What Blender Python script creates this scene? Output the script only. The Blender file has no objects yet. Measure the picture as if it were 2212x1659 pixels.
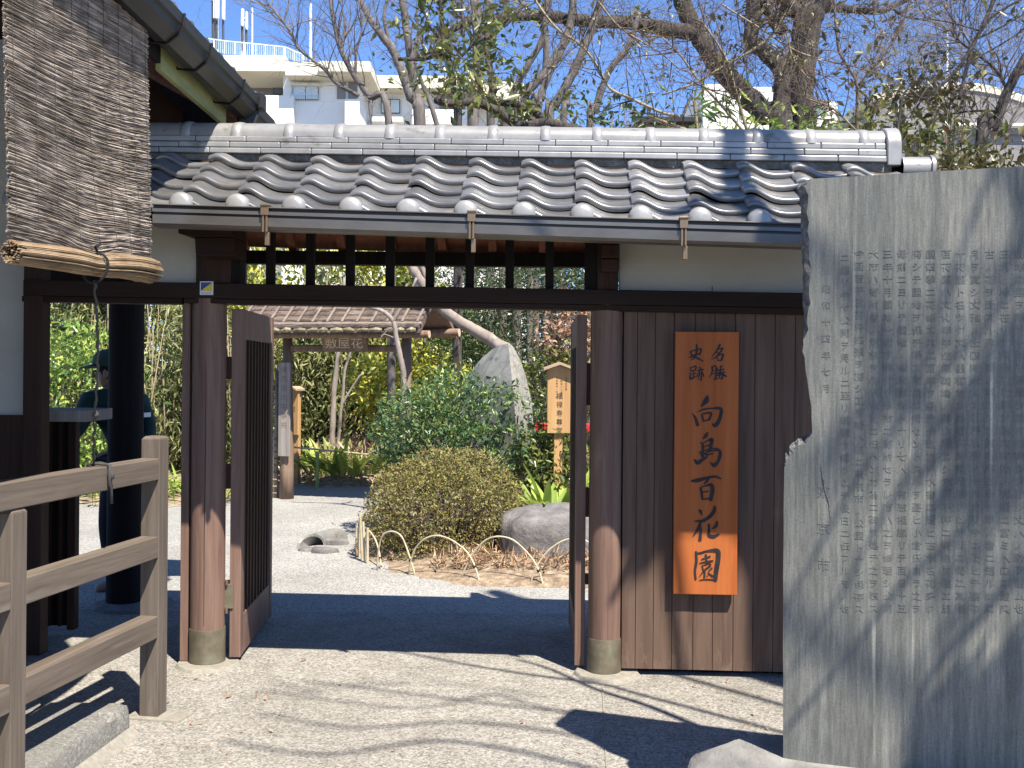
import bpy, bmesh, math, random
import numpy as np
from mathutils import Vector, Matrix, noise as mnoise

random.seed(7)
rad = math.radians
sc = bpy.context.scene
COL = sc.collection

# ------------------------------------------------------------------ camera, sky, sun, exposure
F, CX, CY, ROLL, EYE = 2326.0, 1106.0, 803.6, 0.008, 1.55     # focal length etc. in units of the 2212 px wide photo
SUNV = Vector((-0.345, 0.545, -1.0))                           # the way the sunlight travels
cd = bpy.data.cameras.new('camera'); cam = bpy.data.objects.new('camera', cd); COL.objects.link(cam)
cam.location = (0, 0, EYE)
cam.rotation_euler = (Matrix.Rotation(rad(90), 4, 'X') @ Matrix.Rotation(ROLL, 4, 'Z')).to_euler()
cd.sensor_width = 36; cd.lens = 36 * F / 2212; cd.shift_y = -(829.5 - CY) / 2212
cd.clip_start = 0.05; cd.clip_end = 2000
sc.camera = cam
wd = bpy.data.worlds.new('World'); sc.world = wd; wd.use_nodes = True
wn = wd.node_tree.nodes; wl = wd.node_tree.links
bg = wn['Background']
sky = wn.new('ShaderNodeTexSky'); sky.sky_type = 'NISHITA'; sky.sun_disc = False
sky.sun_elevation = math.asin(-SUNV.normalized().z); sky.sun_rotation = math.atan2(-SUNV.x, -SUNV.y)
sky.altitude = 6000; sky.air_density = 1.0; sky.dust_density = 0.0; sky.ozone_density = 7.0
wl.new(sky.outputs[0], bg.inputs[0]); bg.inputs[1].default_value = 0.15
sl = bpy.data.lights.new('sun', 'SUN'); sun = bpy.data.objects.new('sun', sl); COL.objects.link(sun)
sl.energy = 5.0; sl.angle = rad(0.55); sl.color = (1.0, 0.93, 0.82)
sun.rotation_euler = SUNV.to_track_quat('-Z', 'Y').to_euler(); sun.location = (6, -8, 14)
sc.view_settings.view_transform = 'Standard'; sc.view_settings.look = 'None'
sc.view_settings.exposure = 1.2; sc.view_settings.gamma = 1.0

# ------------------------------------------------------------------ measuring helpers
def un(x, y):
    u, v = x - CX, y - CY
    return u + ROLL * v, v - ROLL * u
def W(x, y, Y):
    u, v = un(x, y); return Vector((u * Y / F, Y, EYE - v * Y / F))
def GP(x, y, z=0.0):
    u, v = un(x, y); Y = F * (EYE - z) / v; return Vector((u * Y / F, Y, z))
class Frame:
    """a vertical plane standing on the ground: local x runs along it, local y behind it"""
    def __init__(s, ox, oy, yaw):
        s.ox, s.oy, s.c, s.s, s.yaw = ox, oy, math.cos(yaw), math.sin(yaw), yaw
    def px(s, x, y, ly=0.0):
        u, v = un(x, y); k = u / F
        t = (ly + s.ox * s.s + s.oy * s.c) / (k * s.s + s.c)
        return ((k * t - s.ox) * s.c - (t - s.oy) * s.s, EYE - v / F * t)
    def w(s, lx, ly, z):
        return Vector((s.ox + lx * s.c + ly * s.s, s.oy - lx * s.s + ly * s.c, z))
    def loc(s, p):
        dx, dy = p[0] - s.ox, p[1] - s.oy
        return Vector((dx * s.c - dy * s.s, dx * s.s + dy * s.c, p[2]))

# ------------------------------------------------------------------ object helpers
def tag(o, label=None, cat=None, group=None, kind=None):
    if label: o['label'] = label
    if cat: o['category'] = cat
    if group: o['group'] = group
    if kind: o['kind'] = kind
    return o
def empty(name, loc=(0, 0, 0), rz=0.0, label=None, cat=None, group=None):
    o = bpy.data.objects.new(name, None); COL.objects.link(o)
    o.location = loc; o.rotation_euler = (0, 0, rz); o.empty_display_size = 0.2
    return tag(o, label, cat, group)
def fempty(name, fr, label, cat, group=None):
    return empty(name, (fr.ox, fr.oy, 0), -fr.yaw, label, cat, group)
def copy_tree(o, parent=None):
    c = o.copy(); COL.objects.link(c)
    if parent is not None: c.parent = parent
    for ch in list(o.children): copy_tree(ch, c)
    return c

class MB:
    def __init__(s): s.v, s.f, s.m = [], [], []
    def add(s, vs, fs, mi=0):
        b = len(s.v); s.v.extend([tuple(p) for p in vs])
        for f in fs: s.f.append([b + i for i in f]); s.m.append(mi)
        return s
    def box(s, x0, x1, y0, y1, z0, z1, mi=0):
        return s.hexa([(x0, y0, z0), (x1, y0, z0), (x1, y1, z0), (x0, y1, z0),
                       (x0, y0, z1), (x1, y0, z1), (x1, y1, z1), (x0, y1, z1)], mi)
    def hexa(s, c, mi=0):
        return s.add(c, [(3, 2, 1, 0), (4, 5, 6, 7), (0, 1, 5, 4), (1, 2, 6, 5), (2, 3, 7, 6), (3, 0, 4, 7)], mi)
    def sbox(s, x0, x1, y0, y1, z0l, z0r, z1l, z1r, mi=0):      # a box whose bottom and top run on a slope along x
        return s.hexa([(x0, y0, z0l), (x1, y0, z0r), (x1, y1, z0r), (x0, y1, z0l),
                       (x0, y0, z1l), (x1, y0, z1r), (x1, y1, z1r), (x0, y1, z1l)], mi)
    def bar(s, a, b, w, h, up=(0, 0, 1), mi=0):                # rectangular bar from a to b
        a, b = Vector(a), Vector(b); d = (b - a).normalized(); u = Vector(up)
        if abs(d.dot(u)) > 0.98: u = Vector((0, 1, 0))
        sx = d.cross(u).normalized(); uu = sx.cross(d).normalized()
        sx *= w / 2; uu *= h / 2
        return s.hexa([a - sx - uu, a + sx - uu, b + sx - uu, b - sx - uu, a - sx + uu, a + sx + uu, b + sx + uu, b - sx + uu], mi)
    def tube(s, pts, rads, n=8, cap=True, mi=0):
        pts = [Vector(p) for p in pts]; k = len(pts)
        if not hasattr(rads, '__len__'): rads = [rads] * k
        t0 = (pts[1] - pts[0]).normalized()
        ref = Vector((0, 0, 1)) if abs(t0.z) < 0.9 else Vector((1, 0, 0))
        nx = t0.cross(ref).normalized(); b = len(s.v); fs = []
        for i in range(k):
            if i == 0: t = t0
            elif i == k - 1: t = (pts[i] - pts[i - 1]).normalized()
            else: t = (pts[i + 1] - pts[i - 1]).normalized()
            nx = (nx - t * nx.dot(t))
            nx = nx.normalized() if nx.length > 1e-6 else t.orthogonal().normalized()
            ny = t.cross(nx)
            for j in range(n):
                a = 2 * math.pi * j / n
                s.v.append(tuple(pts[i] + (nx * math.cos(a) + ny * math.sin(a)) * rads[i]))
        for i in range(k - 1):
            for j in range(n):
                s.f.append([b + i * n + j, b + i * n + (j + 1) % n, b + (i + 1) * n + (j + 1) % n, b + (i + 1) * n + j]); s.m.append(mi)
        if cap:
            s.f.append([b + j for j in range(n)][::-1]); s.m.append(mi)
            s.f.append([b + (k - 1) * n + j for j in range(n)]); s.m.append(mi)
        return s
    def lathe(s, c, prof, n=24, mi=0, squash=1.0):             # prof: (radius, z) from the bottom up, about a vertical axis
        b = len(s.v); c = Vector(c)
        for r, z in prof:
            for j in range(n):
                a = 2 * math.pi * j / n
                s.v.append((c.x + r * math.cos(a), c.y + r * squash * math.sin(a), c.z + z))
        for i in range(len(prof) - 1):
            for j in range(n):
                s.f.append([b + i * n + j, b + i * n + (j + 1) % n, b + (i + 1) * n + (j + 1) % n, b + (i + 1) * n + j]); s.m.append(mi)
        s.f.append([b + j for j in range(n)][::-1]); s.m.append(mi)
        s.f.append([b + (len(prof) - 1) * n + j for j in range(n)]); s.m.append(mi)
        return s
    def extr(s, poly, f0, f1, mi=0):                            # polygon [(a,b)] between two maps (a,b)->3d
        n = len(poly); vs = [f0(a, b) for a, b in poly] + [f1(a, b) for a, b in poly]
        fs = [list(range(n))[::-1], list(range(n, 2 * n))] + [[i, (i + 1) % n, n + (i + 1) % n, n + i] for i in range(n)]
        return s.add(vs, fs, mi)
    def build(s, name, mat, parent=None, smooth=False, bevel=0.0, auto=None):
        me = bpy.data.meshes.new(name); me.from_pydata(s.v, [], s.f); me.update()
        mats = mat if isinstance(mat, (list, tuple)) else [mat]
        for m in mats: me.materials.append(m)
        if len(mats) > 1: me.polygons.foreach_set('material_index', s.m)
        bm = bmesh.new(); bm.from_mesh(me); bmesh.ops.recalc_face_normals(bm, faces=bm.faces); bm.to_mesh(me); bm.free()
        if smooth:
            me.polygons.foreach_set('use_smooth', [True] * len(me.polygons))
            if auto: me.set_sharp_from_angle(angle=rad(auto))
        o = bpy.data.objects.new(name, me); COL.objects.link(o)
        if parent is not None: o.parent = parent
        if bevel:
            b = o.modifiers.new('bevel', 'BEVEL'); b.width = bevel; b.segments = 2; b.limit_method = 'ANGLE'; b.angle_limit = rad(40)
        return o

def np_mesh(name, V, faces, mat, parent=None, smooth=False):
    """V (n,3), faces (m,k) -> object, fast"""
    me = bpy.data.meshes.new(name); k = faces.shape[1]
    me.vertices.add(len(V)); me.vertices.foreach_set('co', V.astype(np.float32).ravel())
    me.loops.add(faces.size); me.loops.foreach_set('vertex_index', faces.astype(np.int32).ravel())
    me.polygons.add(len(faces)); me.polygons.foreach_set('loop_start', np.arange(0, faces.size, k, dtype=np.int32))
    me.update(calc_edges=True)
    for m in (mat if isinstance(mat, (list, tuple)) else [mat]): me.materials.append(m)
    if smooth: me.polygons.foreach_set('use_smooth', [True] * len(me.polygons))
    o = bpy.data.objects.new(name, me); COL.objects.link(o)
    if parent is not None: o.parent = parent
    return o

RNG = np.random.default_rng(11)
def leaf_arrays(P, size, aspect=0.45, up=0.5, D=None, spread=1.0, svar=0.35, fold=0.18):
    """leaf-shaped double triangles at the points P; D: preferred directions of the leaves"""
    n = len(P)
    d = RNG.normal(size=(n, 3)) * spread
    if D is not None: d = d + D
    d /= np.linalg.norm(d, axis=1)[:, None] + 1e-9
    nn = RNG.normal(size=(n, 3)); nn[:, 2] += up * 3
    nn -= d * (nn * d).sum(1)[:, None]; nn /= np.linalg.norm(nn, axis=1)[:, None] + 1e-9
    sd = np.cross(d, nn)
    L = (size * (1 + svar * RNG.normal(size=n)).clip(0.4, 1.9))[:, None]
    Wd = L * aspect * 0.5
    base = P - d * L * 0.1
    v0 = base; v2 = base + d * L
    mid = base + d * L * 0.45 - nn * L * fold * 0.3
    v1 = mid + sd * Wd + nn * L * fold; v3 = mid - sd * Wd + nn * L * fold
    V = np.stack([v0, v1, v2, v3], 1).reshape(-1, 3)
    i = np.arange(n)[:, None] * 4
    Fc = np.concatenate([i + np.array([[0, 1, 2]]), i + np.array([[0, 2, 3]])], 0)
    return V, Fc
def leaves(name, P, size, mat, parent=None, **k):
    V, Fc = leaf_arrays(np.asarray(P, float), size, **k)
    return np_mesh(name, V, Fc, mat, parent)
def blob_points(c, r, n, shell=0.45, noise=0.25, lumps=7):
    """points in a lumpy ellipsoid, most of them near its outside, with holes; plus outward directions"""
    c, r = np.array(c, float), np.array(r, float)
    d = RNG.normal(size=(n, 3)); d /= np.linalg.norm(d, axis=1)[:, None]
    k = RNG.normal(size=(lumps, 3)); k /= np.linalg.norm(k, axis=1)[:, None]
    a = ((d @ k.T).clip(0, 1) ** 6 * RNG.uniform(-0.4, 1.0, lumps)).sum(1)
    rr = (1 - shell * RNG.random(n) ** 1.6) * (1 + noise * a)
    P = c + d * r * rr[:, None]
    return P, d
def clumps(c, r, nclump, per, cs, **k):
    """leaf clumps spread through an ellipsoid"""
    C, D = blob_points(c, r, nclump, **k)
    P = (C[:, None, :] + RNG.normal(size=(nclump, per, 3)) * cs * np.array([1, 1, 0.7])).reshape(-1, 3)
    return P, np.repeat(D, per, 0)

_fc = {}
def text_mesh(body, size, spacing=1.0, extrude=0.0, res=2):
    cu = bpy.data.curves.new('txt', 'FONT'); cu.body = body; cu.size = size; cu.align_x = 'CENTER'; cu.align_y = 'TOP'
    cu.space_line = spacing; cu.extrude = extrude; cu.resolution_u = res
    o = bpy.data.objects.new('txt', cu); COL.objects.link(o)
    dg = bpy.context.evaluated_depsgraph_get(); dg.update()
    me = bpy.data.meshes.new_from_object(o.evaluated_get(dg))
    bpy.data.objects.remove(o); bpy.data.curves.remove(cu)
    return me
def text_into(mb, body, size, fmap, spacing=1.0, extrude=0.0, res=2, mi=0, sx=1.0):
    """lettering added to mb; fmap(x, y, depth) -> 3d point"""
    me = text_mesh(body, size, spacing, extrude, res)
    vs = [fmap(v.co.x * sx, v.co.y, v.co.z) for v in me.vertices]
    mb.add(vs, [list(p.vertices) for p in me.polygons], mi)
    bpy.data.meshes.remove(me)
def vtext(s): return '\n'.join(s)

# ------------------------------------------------------------------ materials
def lin(r, g, b):
    f = lambda c: (c / 12.92 if c <= 0.04045 else ((c + 0.055) / 1.055) ** 2.4)
    return (f(r / 255), f(g / 255), f(b / 255), 1)
def c4(c): return tuple(c) + (1,) if len(c) == 3 else tuple(c)
def ramp(nt, fac, stops):
    r = nt.nodes.new('ShaderNodeValToRGB'); e = r.color_ramp.elements
    while len(e) < len(stops): e.new(0.5)
    for i, (p, c) in enumerate(stops): e[i].position = p; e[i].color = c4(c)
    nt.links.new(fac, r.inputs[0]); return r.outputs[0]
def tex(nt, kind, scale, mapscale=(1, 1, 1), detail=4, rough=0.6, coord='Object', rot=(0, 0, 0), dist=0.0):
    tc = nt.nodes.new('ShaderNodeTexCoord'); mp = nt.nodes.new('ShaderNodeMapping')
    mp.inputs['Scale'].default_value = mapscale; mp.inputs['Rotation'].default_value = rot
    nt.links.new(tc.outputs[coord], mp.inputs[0])
    if kind == 'noise':
        t = nt.nodes.new('ShaderNodeTexNoise'); t.inputs['Scale'].default_value = scale; t.inputs['Detail'].default_value = detail
        t.inputs['Roughness'].default_value = rough; t.inputs['Distortion'].default_value = dist; out = t.outputs[0]
    elif kind == 'vor':
        t = nt.nodes.new('ShaderNodeTexVoronoi'); t.inputs['Scale'].default_value = scale; out = t.outputs['Color']
    elif kind == 'vord':
        t = nt.nodes.new('ShaderNodeTexVoronoi'); t.inputs['Scale'].default_value = scale; out = t.outputs['Distance']
    nt.links.new(mp.outputs[0], t.inputs[0]); return out
def mix(nt, a, b, fac, mode='MIX'):
    m = nt.nodes.new('ShaderNodeMix'); m.data_type = 'RGBA'; m.blend_type = mode
    for sock, val in ((m.inputs[6], a), (m.inputs[7], b), (m.inputs[0], fac)):
        if hasattr(val, 'is_output') or hasattr(val, 'links'): nt.links.new(val, sock)
        else: sock.default_value = val if isinstance(val, (int, float)) else c4(val)
    return m.outputs[2]
def new_mat(name):
    m = bpy.data.materials.new(name); m.use_nodes = True
    return m, m.node_tree, m.node_tree.nodes['Principled BSDF']
def finish(nt, bs, color, rough, bump=None, bstr=0.3, bdist=0.01, metal=0.0, spec=0.4):
    if hasattr(color, 'links'): nt.links.new(color, bs.inputs['Base Color'])
    else: bs.inputs['Base Color'].default_value = c4(color)
    if hasattr(rough, 'links'): nt.links.new(rough, bs.inputs['Roughness'])
    else: bs.inputs['Roughness'].default_value = rough
    bs.inputs['Metallic'].default_value = metal; bs.inputs['Specular IOR Level'].default_value = spec
    if bump is not None:
        b = nt.nodes.new('ShaderNodeBump'); b.inputs['Strength'].default_value = bstr; b.inputs['Distance'].default_value = bdist
        nt.links.new(bump, b.inputs['Height']); nt.links.new(b.outputs[0], bs.inputs['Normal'])
def mottle(name, stops, scale=6, ms=(1, 1, 1), rough=0.7, bump=0.3, bdist=0.01, bscale=None, metal=0.0, spec=0.4, detail=5, island=0.0, dist=0.0, coord='Object', stain=None):
    m, nt, bs = new_mat(name)
    n = tex(nt, 'noise', scale, ms, detail, 0.65, coord, dist=dist)
    col = ramp(nt, n, stops)
    if stain:                                                 # a second, larger pattern of wear
        n2 = tex(nt, 'noise', stain[0], stain[1], 4, 0.6, coord); f = ramp(nt, n2, [(stain[2], (0, 0, 0)), (stain[3], (1, 1, 1))])
        col = mix(nt, col, stain[4], f)
    if island:
        g = nt.nodes.new('ShaderNodeNewGeometry'); v = ramp(nt, g.outputs['Random Per Island'], [(0, (1 - island,) * 3), (1, (1 + island,) * 3)])
        col = mix(nt, col, v, 1.0, 'MULTIPLY')
    bt = tex(nt, 'noise', bscale or scale * 2, ms, 6, 0.7, coord)
    finish(nt, bs, col, rough, bt, bump, bdist, metal, spec)
    return m
def wood(name, a, b, axis='z', rough=0.65, scale=9, spec=0.16, island=0.12, stain=None, bump=0.25):
    ms = {'x': (0.05, 1, 1), 'y': (1, 0.05, 1), 'z': (1, 1, 0.05)}[axis]
    mid = tuple((p + q) / 2 for p, q in zip(a, b))
    return mottle(name, [(0.3, a), (0.5, mid), (0.72, b)], scale * 3, ms, rough, bump, 0.004, scale * 12, spec=spec, island=island, stain=stain, dist=0.6)
def leafmat(name, cols, rough=0.4, trans=0.28, spec=0.5):
    m, nt, bs = new_mat(name)
    g = nt.nodes.new('ShaderNodeNewGeometry')
    n = len(cols); col = ramp(nt, g.outputs['Random Per Island'], [(i / max(1, n - 1), c) for i, c in enumerate(cols)])
    finish(nt, bs, col, rough, spec=spec)
    tr = nt.nodes.new('ShaderNodeBsdfTranslucent'); nt.links.new(col, tr.inputs[0])
    ms = nt.nodes.new('ShaderNodeMixShader'); ms.inputs[0].default_value = trans
    out = nt.nodes['Material Output']
    nt.links.new(bs.outputs[0], ms.inputs[1]); nt.links.new(tr.outputs[0], ms.inputs[2]); nt.links.new(ms.outputs[0], out.inputs[0])
    return m
def plain(name, c, rough=0.6, metal=0.0, spec=0.4):
    m, nt, bs = new_mat(name); finish(nt, bs, c, rough, metal=metal, spec=spec); return m

M = {}
M['timber'] = wood('dark_timber', (0.023, 0.011, 0.008), (0.048, 0.025, 0.016), 'z', 0.6)
M['timber_x'] = wood('dark_timber_lengthwise', (0.017, 0.009, 0.006), (0.033, 0.018, 0.012), 'x', 0.6)
M['timber_y'] = wood('dark_timber_depthwise', (0.021, 0.011, 0.007), (0.038, 0.021, 0.013), 'y', 0.6)
M['plank'] = wood('wall_plank', (0.089, 0.055, 0.040), (0.163, 0.108, 0.078), 'z', 0.62, island=0.16, stain=(9, (1, 1, 0.12), 0.60, 0.78, (0.209, 0.146, 0.104)))
M['post_wood'] = wood('round_post_wood', (0.120, 0.070, 0.053), (0.232, 0.149, 0.113), 'z', 0.5, stain=(5, (1, 1, 0.3), 0.60, 0.76, (0.285, 0.200, 0.155)))
M['red_wood'] = wood('reddish_timber', (0.16, 0.06, 0.035), (0.27, 0.12, 0.075), 'y', 0.6)
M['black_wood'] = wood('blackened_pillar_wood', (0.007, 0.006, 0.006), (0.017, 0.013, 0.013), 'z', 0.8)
def foot_wear(mat, z0, z1, col):
    nt = mat.node_tree; bs = nt.nodes['Principled BSDF']; src = bs.inputs['Base Color'].links[0].from_socket
    tc = nt.nodes.new('ShaderNodeTexCoord'); sx = nt.nodes.new('ShaderNodeSeparateXYZ'); nt.links.new(tc.outputs['Object'], sx.inputs[0])
    mr = nt.nodes.new('ShaderNodeMapRange'); mr.inputs[1].default_value = z0; mr.inputs[2].default_value = z1; mr.inputs[3].default_value = 1; mr.inputs[4].default_value = 0; nt.links.new(sx.outputs[2], mr.inputs[0])
    n = tex(nt, 'noise', 16, (1, 1, 0.35), 7, 0.7); ad = nt.nodes.new('ShaderNodeMath'); ad.operation = 'MULTIPLY_ADD'; nt.links.new(mr.outputs[0], ad.inputs[0]); ad.inputs[1].default_value = 0.22; nt.links.new(n, ad.inputs[2])
    f = ramp(nt, ad.outputs[0], [(0.68, (0, 0, 0)), (0.86, (0.85, 0.85, 0.85))]); nt.links.new(mix(nt, src, col, f), bs.inputs['Base Color'])
foot_wear(M['plank'], 0.03, 0.26, (0.19, 0.138, 0.10))
M['fence'] = wood('weathered_fence_wood', (0.089, 0.069, 0.053), (0.171, 0.137, 0.108), 'y', 0.75, stain=(7, (1, 0.12, 1), 0.57, 0.72, (0.216, 0.186, 0.154)))
M['fence_post'] = wood('weathered_post_wood', (0.084, 0.067, 0.053), (0.162, 0.131, 0.104), 'z', 0.75, stain=(9, (1, 1, 0.15), 0.60, 0.75, (0.216, 0.184, 0.151)))
M['plaster'] = mottle('plaster', [(0.3, (0.374, 0.353, 0.302)), (0.7, (0.446, 0.425, 0.367))], 3, rough=0.9, bump=0.15, bdist=0.004, bscale=60)
M['tile'] = mottle('smoked_roof_tile', [(0.25, (0.118, 0.116, 0.117)), (0.55, (0.187, 0.183, 0.180)), (0.8, (0.269, 0.259, 0.241))], 6, (1, 1, 1), 0.30, 0.10, 0.003, 50, metal=0.35, spec=0.6, island=0.34, stain=(7, (1, 1, 1), 0.62, 0.76, (0.254, 0.219, 0.165)))
M['ridge'] = mottle('ridge_tile', [(0.25, (0.216, 0.214, 0.211)), (0.7, (0.324, 0.315, 0.300))], 9, (1, 1, 1), 0.38, 0.12, 0.004, 60, metal=0.2, spec=0.5, island=0.16, stain=(13, (0.6, 1, 1), 0.60, 0.70, (0.161, 0.150, 0.132)))
M['mortar'] = mottle('mossy_mortar', [(0.3, (0.10, 0.085, 0.06)), (0.6, (0.28, 0.25, 0.21)), (0.75, (0.42, 0.39, 0.34))], 14, rough=0.95, bump=0.8, bdist=0.03)
M['gutter'] = mottle('gutter_metal', [(0.3, (0.102, 0.092, 0.082)), (0.7, (0.146, 0.133, 0.119))], 5, (1, 1, 3), 0.38, 0.05, 0.002, 30, metal=0.45, spec=0.5)
M['gutter_dark'] = plain('gutter_groove', (0.022, 0.020, 0.019), 0.4)
M['house_gutter'] = mottle('weathered_gutter', [(0.3, (0.013, 0.013, 0.011)), (0.7, (0.030, 0.029, 0.025))], 4, rough=0.45, bump=0.1, bdist=0.003)
M['moss_board'] = mottle('green_stained_board', [(0.3, (0.16, 0.17, 0.07)), (0.6, (0.30, 0.31, 0.13)), (0.8, (0.34, 0.34, 0.26))], 7, (1, 0.3, 1), 0.85)
M['bronze'] = plain('bracket_bronze', (0.218, 0.150, 0.088), 0.4, 0.6)
M['copper'] = mottle('patinated_copper', [(0.3, (0.075, 0.062, 0.040)), (0.55, (0.145, 0.125, 0.082)), (0.75, (0.19, 0.20, 0.15))], 8, rough=0.55, bump=0.3, bdist=0.006, metal=0.15)
M['iron'] = plain('dark_iron', (0.03, 0.028, 0.026), 0.5, 0.7)
M['sign_wood'] = wood('orange_sign_wood', (0.31, 0.080, 0.020), (0.46, 0.145, 0.046), 'z', 0.45, scale=5, island=0.0, stain=(3, (1, 1, 0.1), 0.55, 0.8, (0.37, 0.105, 0.031)))
M['ink'] = mottle('brush_ink', [(0.3, (0.010, 0.009, 0.010)), (0.7, (0.028, 0.024, 0.024))], 30, rough=0.55, bump=0.05)
M['pale_wood'] = wood('new_pale_wood', (0.374, 0.209, 0.086), (0.504, 0.317, 0.151), 'z', 0.6, island=0.05)
M['roof_wood'] = wood('pale_roof_board', (0.302, 0.216, 0.144), (0.403, 0.302, 0.216), 'x', 0.6)
M['grey_wood'] = wood('silvered_wood', (0.19, 0.165, 0.145), (0.36, 0.33, 0.30), 'z', 0.8)
M['log'] = wood('brown_log', (0.13, 0.085, 0.06), (0.27, 0.19, 0.14), 'z', 0.8)
M['log_end'] = plain('cut_log_end', (0.60, 0.45, 0.31), 0.8)
M['bark_roof'] = mottle('bark_roofing', [(0.3, (0.058, 0.040, 0.031)), (0.5, (0.123, 0.091, 0.074)), (0.72, (0.211, 0.170, 0.143))], 9, (0.450, 1.875, 1.875), 0.9, 0.7, 0.03, island=0.2)
M['moss_roof'] = mottle('mossy_bark_edge', [(0.3, (0.12, 0.10, 0.055)), (0.55, (0.26, 0.23, 0.14)), (0.75, (0.38, 0.34, 0.24))], 9, rough=0.9, bump=0.6, bdist=0.02, island=0.2)
M['bamboo_grey'] = mottle('weathered_bamboo', [(0.3, (0.128, 0.098, 0.079)), (0.7, (0.270, 0.217, 0.176))], 8, rough=0.6, island=0.2)
M['bamboo'] = mottle('dry_bamboo', [(0.3, (0.36, 0.30, 0.19)), (0.6, (0.50, 0.435, 0.30)), (0.75, (0.24, 0.19, 0.12))], 9, rough=0.5, bump=0.15, bdist=0.005, island=0.1)
M['bamboo_green'] = plain('green_bamboo_pole', (0.28, 0.33, 0.09), 0.5)
M['reed'] = mottle('blind_reed', [(0.25, (0.088, 0.067, 0.049)), (0.45, (0.208, 0.169, 0.131)), (0.7, (0.407, 0.345, 0.285))], 22, (1, 0.35, 1), 0.75, 0.3, 0.002, island=0.55)
M['reed_roll'] = mottle('blind_reed_inside', [(0.25, (0.110, 0.066, 0.031)), (0.45, (0.208, 0.139, 0.076)), (0.7, (0.302, 0.231, 0.146))], 18, (1, 0.3, 1), 0.7, 0.3, 0.002, island=0.4)
M['cord'] = plain('grey_cord', (0.05, 0.048, 0.045), 0.9)
M['black_cord'] = plain('black_cord', (0.012, 0.011, 0.012), 0.9)

def aggregate():
    m, nt, bs = new_mat('washed_aggregate')
    def cells(sc_, stops):
        v = tex(nt, 'vor', sc_, detail=2); sep = nt.nodes.new('ShaderNodeSeparateColor'); nt.links.new(v, sep.inputs[0]); return ramp(nt, sep.outputs[0], stops)
    a = cells(118, [(0.0, (0.085, 0.080, 0.072)), (0.25, (0.175, 0.163, 0.140)), (0.6, (0.285, 0.266, 0.226)), (0.9, (0.40, 0.38, 0.335)), (1.0, (0.22, 0.16, 0.12))])
    b = cells(58, [(0.0, (0.165, 0.155, 0.135)), (0.5, (0.262, 0.244, 0.209)), (1.0, (0.345, 0.326, 0.285))])
    col = mix(nt, a, b, 0.33)
    col = mix(nt, col, ramp(nt, tex(nt, 'noise', 0.7, detail=8, rough=0.7), [(0.3, (0.82, 0.825, 0.84)), (0.5, (1.02, 1.03, 1.06)), (0.7, (1.16, 1.16, 1.18))]), 1.0, 'MULTIPLY')
    col = mix(nt, col, ramp(nt, tex(nt, 'noise', 5, (1, 1, 1), 8, 0.75), [(0.32, (0.80, 0.79, 0.77)), (0.6, (1.04, 1.04, 1.04))]), 1.0, 'MULTIPLY')
    finish(nt, bs, col, 0.85, tex(nt, 'vord', 120), 0.45, 0.005, spec=0.25); return m
def gravel():
    m, nt, bs = new_mat('pale_gravel')
    v = tex(nt, 'vor', 95, detail=2); sep = nt.nodes.new('ShaderNodeSeparateColor'); nt.links.new(v, sep.inputs[0])
    col = ramp(nt, sep.outputs[1], [(0.0, (0.24, 0.235, 0.22)), (0.5, (0.40, 0.39, 0.37)), (1.0, (0.53, 0.52, 0.49))])
    big = ramp(nt, tex(nt, 'noise', 0.9, detail=6), [(0.3, (0.62, 0.615, 0.60)), (0.7, (0.82, 0.82, 0.81))])
    col = mix(nt, col, big, 1.0, 'MULTIPLY')
    finish(nt, bs, col, 0.9, tex(nt, 'vord', 60), 0.7, 0.012, spec=0.25); return m
M['aggregate'] = aggregate(); M['gravel'] = gravel()
M['soil'] = mottle('leaf_strewn_soil', [(0.3, (0.133, 0.095, 0.062)), (0.5, (0.301, 0.223, 0.150)), (0.68, (0.502, 0.401, 0.279))], 14, rough=0.95, bump=0.9, bdist=0.04, detail=8)
M['earth'] = mottle('bare_earth', [(0.3, (0.13, 0.105, 0.075)), (0.7, (0.27, 0.225, 0.165))], 2.5, rough=0.95, bump=0.5, bdist=0.04)
M['concrete'] = mottle('rough_kerb_concrete', [(0.25, (0.115, 0.111, 0.100)), (0.5, (0.270, 0.261, 0.232)), (0.72, (0.486, 0.472, 0.425))], 75, rough=0.9, bump=1.0, bdist=0.016, detail=8, stain=(6, (1, 1, 1), 0.48, 0.72, (0.270, 0.257, 0.223)))
M['pad'] = mottle('pale_footing', [(0.3, (0.190, 0.173, 0.144)), (0.7, (0.299, 0.277, 0.230))], 40, rough=0.9, bump=0.6, bdist=0.008)
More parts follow.
